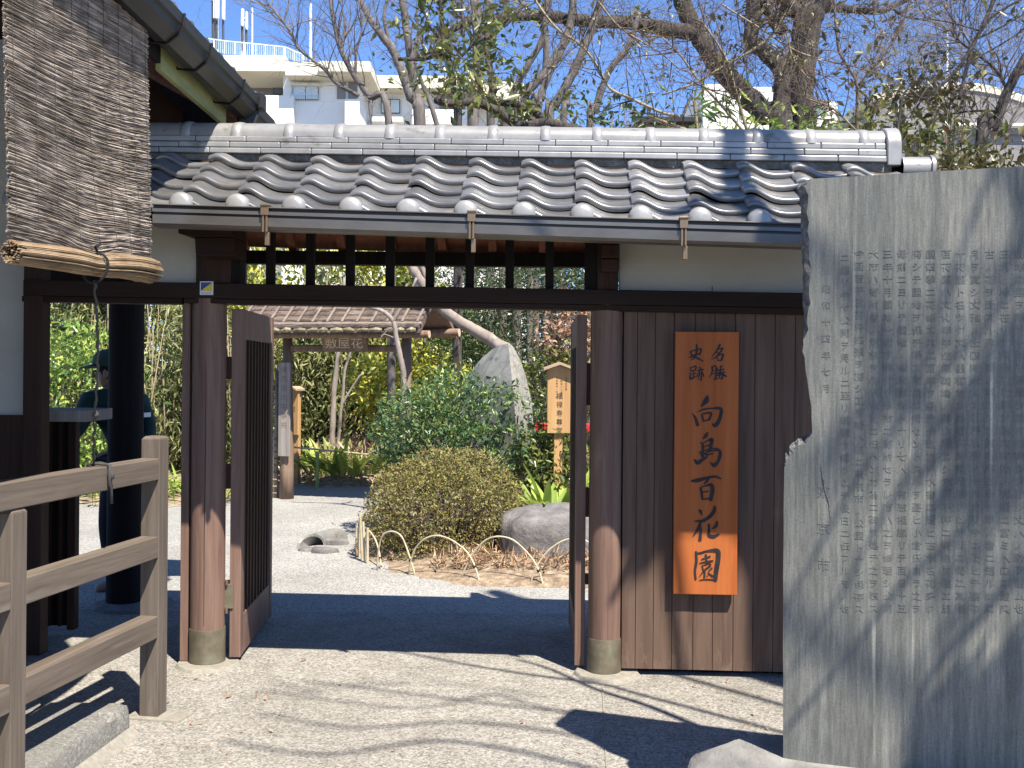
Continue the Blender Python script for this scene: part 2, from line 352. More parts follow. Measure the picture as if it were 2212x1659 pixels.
def slab_mat():
    m, nt, bs = new_mat('grey_stele_stone')
    s1 = tex(nt, 'noise', 26, (1, 1, 0.05), 6, 0.7); s2 = tex(nt, 'noise', 5.5, (1, 1, 0.16), 5, 0.6); s3 = tex(nt, 'noise', 95, (1, 1, 0.10), 5, 0.7)
    c = ramp(nt, s1, [(0.28, (0.098, 0.099, 0.091)), (0.5, (0.164, 0.164, 0.150)), (0.72, (0.262, 0.257, 0.228))])
    c = mix(nt, c, ramp(nt, s2, [(0.3, (0.66, 0.68, 0.70)), (0.7, (1.12, 1.1, 1.06))]), 1.0, 'MULTIPLY')
    c = mix(nt, c, ramp(nt, s3, [(0.3, (0.66, 0.66, 0.66)), (0.7, (1.24, 1.24, 1.21))]), 1.0, 'MULTIPLY')
    s4 = ramp(nt, tex(nt, 'noise', 30, (1, 1, 0.02), 3, 0.5), [(0.63, (0, 0, 0)), (0.70, (1, 1, 1))])
    s5 = ramp(nt, tex(nt, 'noise', 1.8, (1, 1, 1), 3, 0.5), [(0.5, (0, 0, 0)), (0.62, (1, 1, 1))])
    c = mix(nt, c, (0.46, 0.44, 0.35), mix(nt, s4, s5, 1.0, 'MULTIPLY'))
    c = mix(nt, c, ramp(nt, tex(nt, 'noise', 190, (1, 1, 0.7), 3, 0.6), [(0.3, (0.80, 0.80, 0.80)), (0.7, (1.18, 1.18, 1.17))]), 1.0, 'MULTIPLY')
    c = mix(nt, c, ramp(nt, tex(nt, 'noise', 2.6, (1, 1, 0.5), 6, 0.7), [(0.3, (0.80, 0.81, 0.83)), (0.55, (1.02, 1.02, 1.01)), (0.75, (1.14, 1.13, 1.08))]), 1.0, 'MULTIPLY')
    finish(nt, bs, c, 0.55, s3, 0.15, 0.003, spec=0.4); return m
M['slab'] = slab_mat()
M['slab_rough'] = mottle('chipped_stone', [(0.25, (0.047, 0.049, 0.049)), (0.5, (0.162, 0.162, 0.153)), (0.75, (0.340, 0.340, 0.323))], 42, rough=0.85, bump=1.0, bdist=0.02, detail=8)
M['slab_cut'] = mottle('cut_letter_stone', [(0.3, (0.128, 0.140, 0.145)), (0.7, (0.230, 0.238, 0.230))], 60, rough=0.7, bump=0.2, bdist=0.003)
M['rock'] = mottle('garden_rock', [(0.25, (0.071, 0.068, 0.068)), (0.5, (0.148, 0.139, 0.136)), (0.75, (0.242, 0.230, 0.221))], 7, rough=0.85, bump=0.7, bdist=0.03, detail=8)
M['base_rock'] = mottle('plinth_rock', [(0.3, (0.144, 0.141, 0.133)), (0.5, (0.213, 0.208, 0.195)), (0.7, (0.288, 0.283, 0.266))], 10, (1, 0.5, 1), 0.85, bump=0.6, bdist=0.015, detail=8)
M['obelisk'] = mottle('pointed_stone_shaded_face', [(0.3, (0.122, 0.126, 0.119)), (0.7, (0.190, 0.190, 0.178))], 5, rough=0.8, bump=0.4, bdist=0.01)  # greyer and darker than the side: tree shade put into the colour
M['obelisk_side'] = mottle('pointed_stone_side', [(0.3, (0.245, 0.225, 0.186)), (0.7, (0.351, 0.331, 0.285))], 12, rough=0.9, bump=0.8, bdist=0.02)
M['cream'] = mottle('cream_render', [(0.3, (0.60, 0.565, 0.44)), (0.7, (0.67, 0.635, 0.51))], 0.5, rough=0.85, bump=0.05)
M['white_wall'] = mottle('white_render', [(0.3, (0.70, 0.685, 0.64)), (0.7, (0.77, 0.755, 0.71))], 0.4, rough=0.85, bump=0.05)
M['grey_wall'] = mottle('grey_cladding', [(0.3, (0.15, 0.145, 0.14)), (0.7, (0.24, 0.23, 0.22))], 0.6, rough=0.8, bump=0.1)
M['glass'] = plain('window_glass', (0.10, 0.14, 0.17), 0.08, 0.0, 0.9)
M['curtain'] = plain('window_blind', (0.50, 0.58, 0.60), 0.3, 0.0, 0.8)
M['frame'] = plain('window_frame', (0.05, 0.045, 0.04), 0.5)
M['rail_white'] = plain('pale_railing', (0.62, 0.72, 0.80), 0.4)
M['white'] = plain('white_paint', (0.80, 0.80, 0.79), 0.4)
M['pole_dark'] = plain('dark_pole', (0.06, 0.06, 0.065), 0.5)
M['bark_grey'] = mottle('grey_bark', [(0.3, (0.072, 0.063, 0.058)), (0.55, (0.144, 0.126, 0.115)), (0.75, (0.238, 0.216, 0.198))], 9, (1, 1, 0.35), 0.9, 0.6, 0.03)
M['bark_dark'] = mottle('furrowed_bark', [(0.3, (0.020, 0.018, 0.015)), (0.52, (0.072, 0.062, 0.054)), (0.72, (0.155, 0.138, 0.118))], 13, (1, 1, 0.22), 0.95, 1.0, 0.05, detail=8)
M['bark_pale'] = mottle('pale_bark', [(0.3, (0.184, 0.147, 0.120)), (0.6, (0.294, 0.246, 0.212)), (0.78, (0.383, 0.335, 0.294))], 9, (1, 1, 0.4), 0.85, 0.4, 0.02)
M['twig_brown'] = mottle('brown_twig', [(0.3, (0.065, 0.043, 0.032)), (0.7, (0.144, 0.104, 0.079))], 8, rough=0.85, island=0.25)
M['twig_grey'] = mottle('grey_twig', [(0.3, (0.108, 0.090, 0.083)), (0.7, (0.202, 0.173, 0.158))], 8, rough=0.85, island=0.25)
M['twig_pale'] = mottle('straw_coloured_branch', [(0.3, (0.158, 0.126, 0.072)), (0.7, (0.302, 0.256, 0.169))], 8, rough=0.7, island=0.15)
M['lf_azalea'] = leafmat('azalea_leaf', [(0.095, 0.081, 0.036), (0.205, 0.163, 0.058), (0.291, 0.240, 0.074), (0.222, 0.248, 0.058), (0.342, 0.248, 0.097)], 0.5)
M['lf_nandina'] = leafmat('nandina_leaf', [(0.040, 0.091, 0.041), (0.073, 0.147, 0.063), (0.138, 0.217, 0.083), (0.227, 0.295, 0.058)], 0.35)
M['lf_yellow'] = leafmat('yellow_green_leaf', [(0.154, 0.216, 0.045), (0.308, 0.355, 0.062), (0.524, 0.509, 0.076), (0.661, 0.585, 0.109)], 0.4, 0.3)
M['lf_green'] = leafmat('bright_shrub_leaf', [(0.078, 0.149, 0.040), (0.172, 0.281, 0.062), (0.296, 0.421, 0.094), (0.468, 0.515, 0.125)], 0.35, 0.3)
M['lf_bamboo'] = leafmat('bamboo_leaf', [(0.079, 0.106, 0.037), (0.152, 0.185, 0.060), (0.251, 0.271, 0.099), (0.370, 0.344, 0.159)], 0.45, 0.3)
M['lf_dark'] = leafmat('dark_evergreen_leaf', [(0.022, 0.042, 0.020), (0.05, 0.085, 0.035), (0.095, 0.135, 0.055), (0.17, 0.21, 0.09)], 0.35, 0.2)
M['lf_asp'] = leafmat('broad_strap_leaf', [(0.195, 0.283, 0.060), (0.315, 0.411, 0.086), (0.464, 0.510, 0.128)], 0.35, 0.3)
M['lf_brown'] = leafmat('dead_leaf', [(0.216, 0.117, 0.063), (0.360, 0.216, 0.135), (0.468, 0.324, 0.234)], 0.7, 0.25)
M['lf_camellia'] = leafmat('glossy_leaf', [(0.039, 0.061, 0.020), (0.088, 0.116, 0.031), (0.165, 0.187, 0.044), (0.264, 0.275, 0.077)], 0.3, 0.22)
M['lf_olive'] = leafmat('olive_brown_leaf', [(0.055, 0.05, 0.02), (0.10, 0.09, 0.032), (0.16, 0.15, 0.05), (0.10, 0.065, 0.03)], 0.4, 0.2)
M['straw'] = leafmat('dry_grass', [(0.34, 0.22, 0.13), (0.50, 0.35, 0.22), (0.62, 0.48, 0.33)], 0.8, 0.2)
M['skin'] = plain('skin', (0.36, 0.21, 0.15), 0.55)
M['jacket'] = mottle('green_work_jacket', [(0.3, (0.005, 0.025, 0.022)), (0.7, (0.008, 0.037, 0.031))], 12, rough=0.8, bump=0.2)
M['vest'] = plain('navy_vest', (0.007, 0.008, 0.014), 0.85)
M['trousers'] = plain('dark_trousers', (0.007, 0.008, 0.011), 0.85)
M['cap'] = plain('green_cap', (0.035, 0.075, 0.065), 0.8)
M['stripe'] = plain('reflective_stripe', (0.55, 0.57, 0.58), 0.35)
M['red'] = plain('red_cloth', (0.62, 0.02, 0.03), 0.8)
M['st_blue'] = plain('sticker_blue', (0.035, 0.045, 0.20), 0.4)
M['st_yellow'] = plain('sticker_yellow', (0.62, 0.50, 0.03), 0.4)
M['st_white'] = plain('sticker_white', (0.66, 0.67, 0.68), 0.4)
M['st_grey'] = plain('sticker_grey', (0.18, 0.20, 0.24), 0.4)

# ================================================================== GROUND
def sheet(name, poly, z, mat, kind='structure'):
    me = bpy.data.meshes.new(name); me.from_pydata([(p[0], p[1], z) for p in poly], [], [list(range(len(poly)))]); me.update()
    me.materials.append(mat); o = bpy.data.objects.new(name, me); COL.objects.link(o)
    return tag(o, kind=kind)
sheet('ground', [(-400, -60), (400, -60), (400, 700), (-400, 700)], -0.02, M['earth'])
sheet('pavement', [(-14, -12), (14, -12), (14, 6.9), (-14, 6.9)], 0.0, M['aggregate'])
sheet('gravel_path', [(-14, 6.905), (14, 6.905), (14, 9.2), (3, 10.5), (-0.8, 14.2), (-1.2, 19), (-3.2, 19), (-4.6, 14.5), (-14, 13)], 0.0, M['gravel'])

def mound(name, outline, peak, mat, z0=0.003, n=26, rough=0.03, seed=0, kind='structure', label=None, cat=None):
    """a low bed: the outline filled with a grid that rises towards its middle"""
    ox = [p[0] for p in outline]; oy = [p[1] for p in outline]
    def inside(x, y):
        c = False; j = len(outline) - 1
        for i in range(len(outline)):
            if (oy[i] > y) != (oy[j] > y) and x < (ox[j] - ox[i]) * (y - oy[i]) / (oy[j] - oy[i]) + ox[i]: c = not c
            j = i
        return c
    def edge(x, y):
        d = 1e9
        for i in range(len(outline)):
            a = Vector((ox[i - 1], oy[i - 1])); b = Vector((ox[i], oy[i])); p = Vector((x, y)); ab = b - a
            t = max(0, min(1, (p - a).dot(ab) / ab.length_squared)); d = min(d, (a + ab * t - p).length)
        return d
    x0, x1, y0, y1 = min(ox), max(ox), min(oy), max(oy); nx = n; ny = max(6, int(n * (y1 - y0) / (x1 - x0)))
    ny = min(ny, 60); idx = {}; vs = []; fs = []
    for j in range(ny + 1):
        for i in range(nx + 1):
            x = x0 + (x1 - x0) * i / nx; y = y0 + (y1 - y0) * j / ny
            ins = inside(x, y); e = edge(x, y)
            h = peak * (1 - math.exp(-e / 0.5)) if ins else -0.03
            vs.append((x, y, z0 + h + (rough * mnoise.noise(Vector((x * 3, y * 3, seed))) * min(1, e * 3) if ins else 0)))
    for j in range(ny):
        for i in range(nx):
            q = [j * (nx + 1) + i, j * (nx + 1) + i + 1, (j + 1) * (nx + 1) + i + 1, (j + 1) * (nx + 1) + i]
            if max(vs[k][2] for k in q) > z0 - 0.02: fs.append(q)
    m = MB(); m.add(vs, fs); o = m.build(name, mat, smooth=True)
    return tag(o, label, cat, kind=kind)
bedA = [GP(x, y)[:2] for x, y in ((764, 1142), (775, 1180), (800, 1215), (850, 1236), (960, 1258), (1100, 1272), (1260, 1276), (1420, 1276))] + [(4.5, 8.0), (4.5, 15), (-0.2, 15), (-0.7, 13.2), (-1.05, 11.0)]
mound('garden_bed', bedA, 0.10, M['soil'], seed=1)
bedB = [(-2.55, 14.2), (-1.2, 14.6), (-0.6, 17), (-0.6, 24), (-2.9, 24), (-2.9, 15)]
mound('garden_bed', bedB, 0.30, M['soil'], seed=2)
bedC = [(-9, 12.4), (-3.4, 12.2), (-3.15, 14), (-3.0, 22), (-12, 22)]
mound('garden_bed', bedC, 0.12, M['soil'], seed=3)
# the joint of the paving: a thin pale strip
j0, j1 = GP(1301, 1478), GP(1312, 1700)
m = MB(); m.add([(j0.x - .003, j0.y, .004), (j0.x + .003, j0.y, .004), (j1.x + .003, j1.y, .004), (j1.x - .003, j1.y, .004)], [(0, 1, 2, 3)])
tag(m.build('pavement_joint', M['pad']), kind='structure')

# ================================================================== THE GATE
G = Frame(-1.587, 5.67, rad(3.3))
def lnz(p, q, ly):                       # the sloping line through two photo points, in the plane ly: lx -> z
    (a, za), (b, zb) = G.px(*p, ly), G.px(*q, ly); k = (zb - za) / (b - a)
    return lambda lx: za + k * (lx - a)
def LX(x, ly, y=800): return G.px(x, y, ly)[0]
gate = fempty('roofed_gate', G, 'tile-roofed wooden gate with dark timber posts, plank wall and open doors', 'gate')

# posts
lxL, lxR = LX(450, 0, 1100), LX(1307, 0, 1100)
R0 = 0.089
def gpost(lx, r, top, ly=0.0):
    m = MB(); n = 32
    prof = [(r, 0.02), (r * 1.005, 0.5), (r, 1.0), (r * 0.99, 1.5), (r * 0.985, top)]
    m.lathe((lx, ly, 0), prof, n); o = m.build('post', M['post_wood'], gate, True, auto=50)
    return o
pL = gpost(lxL, R0, 1.96); pR = gpost(lxR, 0.083, 1.93)
m = MB(); m.tube([(lxL + 0.012, -R0 - 0.0005, 0.22), (lxL + 0.010, -R0 + 0.0002, 0.7), (lxL + 0.014, -R0 - 0.0005, 1.2), (lxL + 0.011, -R0 + 0.0005, 1.6)], [0.001, 0.0022, 0.002, 0.001], 5)
m.build('drying_crack', M['gutter_dark'], pL)
for p, lx, r, zt in ((pL, lxL, R0, 0.195), (pR, lxR, 0.083, 0.19)):
    m = MB(); prof = [(r + .006, 0.02), (r + .004, .10), (r + .005, zt - .01), (r + .0035, zt)]
    m.lathe((lx, 0, 0), prof, 32); m.build('copper_sleeve', M['copper'], p, True, auto=50)
    m = MB(); b = []
    for k in range(18):
        a = 2 * math.pi * k / 18; rr = 0.17 * (1 + 0.12 * mnoise.noise(Vector((math.cos(a) * 2, math.sin(a) * 2, lx))))
        b.append((lx + 0.015 + rr * 1.05 * math.cos(a), rr * math.sin(a) - .02))
    m.extr(b, lambda x, y: (x, y, -.01), lambda x, y: (x + (lx - x) * .12, y * .88, .018)); m.build('footing', M['pad'], gate, True, auto=30, bevel=.004)

# tie beam and the head rail under it
bt, bb, hb = lnz((450, 611), (1340, 626), -.10), lnz((450, 644), (1340, 658), -.10), lnz((450, 655), (1150, 667.5), -.085)
x0, x1 = LX(48, -.1), LX(1800, -.1)
m = MB(); m.sbox(x0, x1, -.10, .06, bb(x0), bb(x1), bt(x0), bt(x1)); m.build('tie_beam', M['timber_x'], gate, bevel=.004)
m = MB(); m.sbox(LX(395, -.085), x1, -.082, .055, hb(LX(395, -.085)), hb(x1), bb(LX(395, -.085)) - .001, bb(x1) - .001); m.build('head_rail', M['timber_x'], gate, bevel=.003)

# plank wall right of the door, with its hem of shadow at the foot
PY = -.02
seams = [1345, 1375, 1413.6, 1454, 1499.4, 1542, 1586, 1629, 1672.5, 1716, 1760, 1804, 1848]
pt, pb = lnz((1335, 666), (1722, 673), PY), lnz((1352, 1452), (1690, 1464), PY)
pb = lambda l: .034
for i in range(len(seams) - 1):
    a, b = LX(seams[i], PY, 1000) + .0012, LX(seams[i + 1], PY, 1000) - .0012; dy = random.uniform(-.002, .002)
    m = MB(); m.sbox(a, b, PY + dy, PY + .02, pb(a), pb(b), pt(a), pt(b)); m.build('wall_plank', M['plank'], gate, bevel=.0018)
a, b = LX(1345, PY), LX(1848, PY)
m = MB(); m.sbox(a, b, PY + .022, PY + .05, .10, .10, 1.9, 1.9); m.sbox(a, b, PY + .10, PY + .13, .0, .0, .06, .06); m.build('wall_backing', M['black_wood'], gate)
m = MB(); m.sbox(LX(1330, -.05), x1, -.06, PY + .02, pt(LX(1330, -.05)) - .012, pt(x1) - .012, hb(LX(1330, -.05)) - .002, hb(x1) - .002); m.build('top_rail', M['timber_x'], gate, bevel=.002)

# transom over the door: bars, frame posts, rear part of the roof seen through it
rt = lambda lx: bt(lx) + .36
for xc in (585, 671, 757, 843, 929, 1015, 1101, 1187):
    c = LX(xc, -.03, 570); m = MB(); m.box(c - .0215, c + .0215, -.05, -.01, bt(c), rt(c)); m.build('transom_bar', M['black_wood'], gate, bevel=.002)
for a, b in ((500, 521), (1263, 1290)):
    a, b = LX(a, -.05, 570), LX(b, -.05, 570); m = MB(); m.box(a, b, -.07, .03, bt(a), rt(a)); m.build('transom_jamb', M['black_wood'], gate, bevel=.002)
for a, b in ((426, 500), (1290, 1336)):
    a, b = LX(a, -.08, 570), LX(b, -.08, 570); m = MB(); m.box(a, b, -.085, .05, bt(a), rt(a) + .1); m.build('upper_post', M['timber'], gate, bevel=.003)
# stepped bracket ends left and right
for poly in (((391, 487), (391, 506), (420, 512), (505, 512), (505, 487)), ((419, 513), (421, 547), (428, 552), (505, 552), (505, 513))):
    pts = [G.px(x, y, -.30) for x, y in poly]; m = MB(); dy = .0 if poly[0][0] == 391 else .05
    m.extr(pts, lambda a, b: (a, -.34 + dy, b), lambda a, b: (a, -.09, b)); m.build('roof_bracket', M['timber_x'], gate, bevel=.003)
a, b = LX(1297, -.2), LX(1336, -.2)
for ya, yb, dy in ((529, 556, 0), (558, 584, .06)):
    za, zb = G.px(1310, yb, -.2)[1], G.px(1310, ya, -.2)[1]; m = MB(); m.box(a, b, -.22 + dy, -.09, za, zb); m.build('roof_bracket', M['timber'], gate, bevel=.004)
# plaster above the beam
for a, b in ((290, 424), (1336, 1860)):
    a, b = LX(a, -.03), LX(b, -.03); m = MB(); m.sbox(a, b, -.045, .03, bt(a), bt(b), rt(a) + .1, rt(b) + .1); m.build('plaster_panel', M['plaster'], gate)
a = LX(1537, -.046); m = MB(); m.box(a - .002, a + .002, -.048, -.044, bt(a), bt(a) + .03); m.build('plaster_nail', M['iron'], gate)

# roof: purlins, deck, rafters
RL, RR = LX(240, -.5), LX(1995, -.3)
top = lnz((491, 335), (1772, 355), -.19); eave = lnz((326, 447), (1721, 489), -.70)
YE, YT = -.70, -.17
zE = lambda lx: eave(lx) - .035
zT = lambda lx: top(lx) - .045
def rz(lx, s): return zE(lx) + (zT(lx) - zE(lx)) * s
def ry(s): return YE + (YT - YE) * s
m = MB()
def deck(y0, z0, y1, z1, th):
    for a, b in ((RL, RR),):
        m.hexa([(a, y0, z0(a) - th), (b, y0, z0(b) - th), (b, y1, z1(b) - th), (a, y1, z1(a) - th), (a, y0, z0(a)), (b, y0, z0(b)), (b, y1, z1(b)), (a, y1, z1(a))])
zr = lambda lx: zT(lx) + .10
deck(YE + .02, lambda l: zE(l) - .012, .02, zr, .035)
m.build('front_roof_deck', M['timber_x'], gate)
m = MB(); deck(.0225, zr, .56, lambda l: zE(l) + .03, .03); m.build('rear_roof_deck', M['red_wood'], gate)
m = MB(); deck(.0225, lambda l: zr(l) + .05, .60, lambda l: zE(l) + .09, .045); m.build('rear_roof_tiles', M['tile'], gate)
for i in range(12):
    c = LX(575 + i * 112 - 300, 0.3, 540)
    m = MB(); m.bar((c, .03, zr(c) - .060), (c, .56, zE(c) - .025), .045, .05); m.build('rafter', M['red_wood'], gate)
    m = MB(); m.bar((c, -.50, zE(c) + .09), (c, -.02, zr(c) - .075), .045, .05); m.build('rafter', M['timber_y'], gate)
zz = G.px(800, 570, .52)[1]
m = MB(); m.sbox(RL, LX(1700, .5), .47, .55, zz + .0, zz - .03, zz + .075, zz + .045); m.build('rear_purlin', M['black_wood'], gate)
zz = lnz((450, 500), (1307, 512), -.05)
m = MB(); m.sbox(RL, RR - .1, -.085, .045, rt(RL) - .02, rt(RR) - .02, rt(RL) + .12, rt(RR) + .12); m.build('wall_plate', M['black_wood'], gate)

# front tiles: S-shaped, six courses, each tile its own island of the roof mesh
TW = 0.2632
PT = [(0, .036), (.06, .044), (.12, .047), (.2, .0445), (.28, .035), (.36, .023), (.45, .011), (.55, .003), (.66, .0), (.8, .001), (.92, .005), (1, .009)]
def prof(t):
    t = max(0, min(1, t))
    for (a, ha), (b, hb__) in zip(PT[:-1], PT[1:]):
        if t <= b: return ha + (hb__ - ha) * (t - a) / (b - a)
    return PT[-1][1]
c0 = LX(389, -.72, 447)
cols = range(-3, 15); S = [0.0, .205, .415, .625, .835, 1.06]
m = MB()
rn = random.Random(3)
for k in cols:
    l0 = c0 + TW * (k - .12)
    if l0 + TW > RR + .05: continue
    for r in range(5):
        s0, s1 = S[r], min(S[r + 1] + .035, 1.02)
        dj, dz, tw = rn.uniform(-.005, .005), rn.uniform(-.004, .004), rn.uniform(-.005, .005)
        nt_, vs, fs = 24, [], []
        ns = 4
        for j in range(ns):
            s = s0 + (s1 - s0) * j / (ns - 1); lift = .042 * (1 - j / (ns - 1)) + .006
            for i in range(nt_ + 1):
                t = i / nt_; lx = l0 + dj + t * (TW + .006)
                z = rz(lx, s) + prof(t) + lift + dz + tw * (t - .5) * 2
                if j == 0: z -= .004
                vs.append((lx, ry(s), z))
        for j in range(ns - 1):
            for i in range(nt_):
                q = j * (nt_ + 1) + i; fs.append((q, q + 1, q + nt_ + 2, q + nt_ + 1))
        b = len(vs)                                             # rounded lip and underside at the front, closed ends
        lip = [(-.0036, -.0026), (-.0070, -.0080), (-.0074, -.0150), (-.0046, -.0225), (.002, -.0285)]
        for dy_, dz_ in lip:
            for i in range(nt_ + 1): x, y, z = vs[i]; vs.append((x, y + dy_, z + dz_))
        for q_ in range(len(lip)):
            for i in range(nt_):
                u0 = i if q_ == 0 else b + (q_ - 1) * (nt_ + 1) + i; u1 = b + q_ * (nt_ + 1) + i
                fs.append((u1, u1 + 1, u0 + 1, u0))
        e = len(vs); q = (ns - 1) * (nt_ + 1)
        for a_, q_ in ((0, q), (nt_, q + nt_)):
            x, y, z = vs[a_]; x2, y2, z2 = vs[q_]
            dn = .045 if a_ == 0 else .022; vs.append((x, y + .002, z - dn)); vs.append((x2, y2, z2 - dn)); fs.append((a_, q_, len(vs) - 1, len(vs) - 2))
        m.add(vs, fs)
roof = m.build('front_roof_tiles', M['tile'], gate, True, auto=48)
# round eave caps
for k in cols:
    cx = c0 + TW * k
    if cx > RR: continue
    zc = rz(cx, 0) + .052; m = MB(); n = 22; vs = []; fs = []
    P = [(.0, -.032), (.030, -.0305), (.047, -.023), (.055, -.010), (.056, .006), (.053, .05)]
    for r_, y_ in P:
        for j in range(n):
            a = 2 * math.pi * j / n; vs.append((cx + r_ * math.cos(a), YE - .006 + y_, zc + r_ * math.sin(a)))
    for i in range(len(P) - 1):
        for j in range(n): fs.append((i * n + j, i * n + (j + 1) % n, (i + 1) * n + (j + 1) % n, (i + 1) * n + j))
    m.add(vs, fs); m.build('eave_cap', M['ridge'], roof, True, auto=60)

# ridge: mortar bed, three staggered courses, round cap with collars, end tile
ly0 = .02
rc_b, rc_t = lnz((467, 292), (1914, 308.5), -.09), lnz((487, 266), (1914, 283), -.0)
k3 = lnz((467, 331), (1914, 351.5), -.10)
XA, XB = LX(250, -.1, 320), LX(1916, -.1, 320)
m = MB(); m.sbox(XA, XB + .03, -.075, .12, zT(XA) - .05, zT(XB) - .05, k3(XA) + .004, k3(XB) + .004)
mo = m.build('ridge_mortar', M['mortar'], gate)
rn = random.Random(5)
# lumps of mortar between the tiles and the courses
m = MB()
for i in range(46):
    x = rn.uniform(XA, XB); r_ = rn.uniform(.02, .05)
    m.lathe((x, -.085, zT(x) + .006), [(.001, -r_ * .7), (r_ * .7, -r_ * .4), (r_, 0), (r_ * .7, r_ * .35), (.001, r_ * .55)], 8, squash=.5)
m.build('mortar_lumps', M['mortar'], mo, True)
ridge = None
offs = [.12, .205, .04]
for c in range(3):
    m = MB(); x = XA - offs[c]; d = .010 * c
    while x < XB - .03:
        a, b = max(x, XA), min(x + .267, XB)
        f0, f1 = c / 3.0, (c + 1) / 3.0
        zt_ = lambda l, f: rc_b(l) + (k3(l) - rc_b(l)) * f
        j = rn.uniform(-.003, .003); g = .0025
        if b - a > .02:
            m.sbox(a + .0012, b - .0012, -.082 - d + j, .122 + d, zt_(a, f1) + g, zt_(b, f1) + g, zt_(a, f0) - g * .4, zt_(b, f0) - g * .4)
        x += .267
    o = m.build('ridge_course', M['ridge'], gate, bevel=.005)
m = MB(); nseg = 16; vs = []; fs = []; n = 20; xs = [XA + (XB + .0 - XA) * i / nseg for i in range(nseg + 1)]
for x in xs:
    h = rc_t(x) - rc_b(x) + .0
    for j in range(n):
        a = math.pi * j / (n - 1); vs.append((x, ly0 - .092 * math.cos(a), rc_b(x) + .002 + h * math.sin(a) ** .8))
for i in range(nseg):
    for j in range(n - 1): fs.append((i * n + j, (i + 1) * n + j, (i + 1) * n + j + 1, i * n + j + 1))
fs.append([i * n for i in range(nseg + 1)] + [i * n + n - 1 for i in range(nseg, -1, -1)]); fs.append([nseg * n + j for j in range(n)])
cap = MB().add(vs, fs).build('ridge_cap', M['ridge'], gate, True, auto=50)
for x in (402, 512, 625, 733, 843, 951, 1065, 1178, 1290, 1405, 1520, 1636, 1751, 1865):
    l = LX(x, -.05, 285); h = rc_t(l) - rc_b(l); vs = []; fs = []
    for i, (dx, s) in enumerate(((-.027, 1.0), (-.023, 1.09), (.0, 1.12), (.023, 1.09), (.027, 1.0))):
        for j in range(n):
            a = math.pi * j / (n - 1); vs.append((l + dx, ly0 - .092 * s * math.cos(a), rc_b(l) - .004 + h * s * 1.02 * math.sin(a) ** .8))
    for i in range(4):
        for j in range(n - 1): fs.append((i * n + j, (i + 1) * n + j, (i + 1) * n + j + 1, i * n + j + 1))
    MB().add(vs, fs).build('ridge_collar', M['ridge'], cap, True, auto=60)
# the ridge-end tile: a slab with a round head, and the half-round tile below it
pts = []
for t in np.linspace(0, 1, 13): pts.append((ly0 - .115 * math.cos(math.pi * t), .0 + .11 * math.sin(math.pi * t)))
zb_, zt2 = G.px(1934, 358, -.1)[1], G.px(1934, 266, -.1)[1]
l0_, l1_ = LX(1917, -.1, 310), LX(1950, -.1, 310)
poly = [(ly0 - .115, zb_), ] + [(y, zt2 - .10 + z * .9) for y, z in pts] + [(ly0 + .115, zb_)]
m = MB(); m.extr(poly, lambda a, b: (l0_, a, b), lambda a, b: (l1_, a, b)); m.build('ridge_end_tile', M['ridge'], gate, True, auto=40, bevel=.008)
m = MB(); l2 = LX(2022, -.12, 345); zc = G.px(1985, 360, -.12)[1]
vs, fs = [], []
for i, (x, r_) in enumerate(((l1_, .062), (l2 - .02, .062), (l2 - .018, .072), (l2, .070), (l2 + .004, .05))):
    for j in range(18): a = 2 * math.pi * j / 18; vs.append((x, -.06 + r_ * math.cos(a), zc + r_ * math.sin(a) * .95))
for i in range(4):
    for j in range(18): fs.append((i * 18 + j, i * 18 + (j + 1) % 18, (i + 1) * 18 + (j + 1) % 18, (i + 1) * 18 + j))
fs.append([4 * 18 + j for j in range(18)]); m.add(vs, fs); m.build('half_round_tile', M['ridge'], gate, True, auto=60)

# gutter with its grooves and straps
gt, gb = lnz((326, 439), (1721, 481), -.805), lnz((330, 487.5), (1725, 534), -.805)
GA, GB = LX(328, -.805, 460), LX(1990, -.805, 500)
prof_g = [(-.71, 1.0), (-.803, 1.0), (-.807, .96), (-.805, .93), (-.789, .925), (-.789, .80), (-.801, .795), (-.802, .64), (-.789, .635), (-.789, .53), (-.799, .525), (-.797, .14), (-.78, .03), (-.755, .0), (-.71, .0), (-.707, .3)]
groove = {4, 5, 8, 9}
m = MB(); n = len(prof_g); vs = [(GA, y, gb(GA) + (gt(GA) - gb(GA)) * f) for y, f in prof_g] + [(GB, y, gb(GB) + (gt(GB) - gb(GB)) * f) for y, f in prof_g]
m.add(vs, []); 
for i in range(n): m.f.append([i, (i + 1) % n, n + (i + 1) % n, n + i]); m.m.append(1 if i in (3, 4, 5, 7, 8, 9) else 0)
m.f.append(list(range(n))); m.m.append(0); m.f.append(list(range(n, 2 * n))); m.m.append(0)
gut = m.build('gutter', [M['gutter'], M['gutter_dark']], gate)
for xc in (572, 1018.5, 1477):
    c = LX(xc, -.805, 490); hh = gt(c) - gb(c); m = MB()
    m.box(c - .018, c + .018, -.815, -.805, gb(c) + hh * .62, gt(c) + .006); m.box(c - .020, c + .020, -.82, -.735, gt(c) + .003, gt(c) + .010)
    m.box(c - .012, c - .003, -.811, -.799, gb(c) - .012, gb(c) + hh * .62); m.box(c + .004, c + .013, -.811, -.799, gb(c) - .012, gb(c) + hh * .62)
    m.build('gutter_strap', M['bronze'], gut, bevel=.0015)
    m = MB(); m.box(c - .002, c + .018, -.8, -.78, gb(c) - .070, gb(c) - .012); m.build('strap_tail', M['bronze'], gut, bevel=.002)

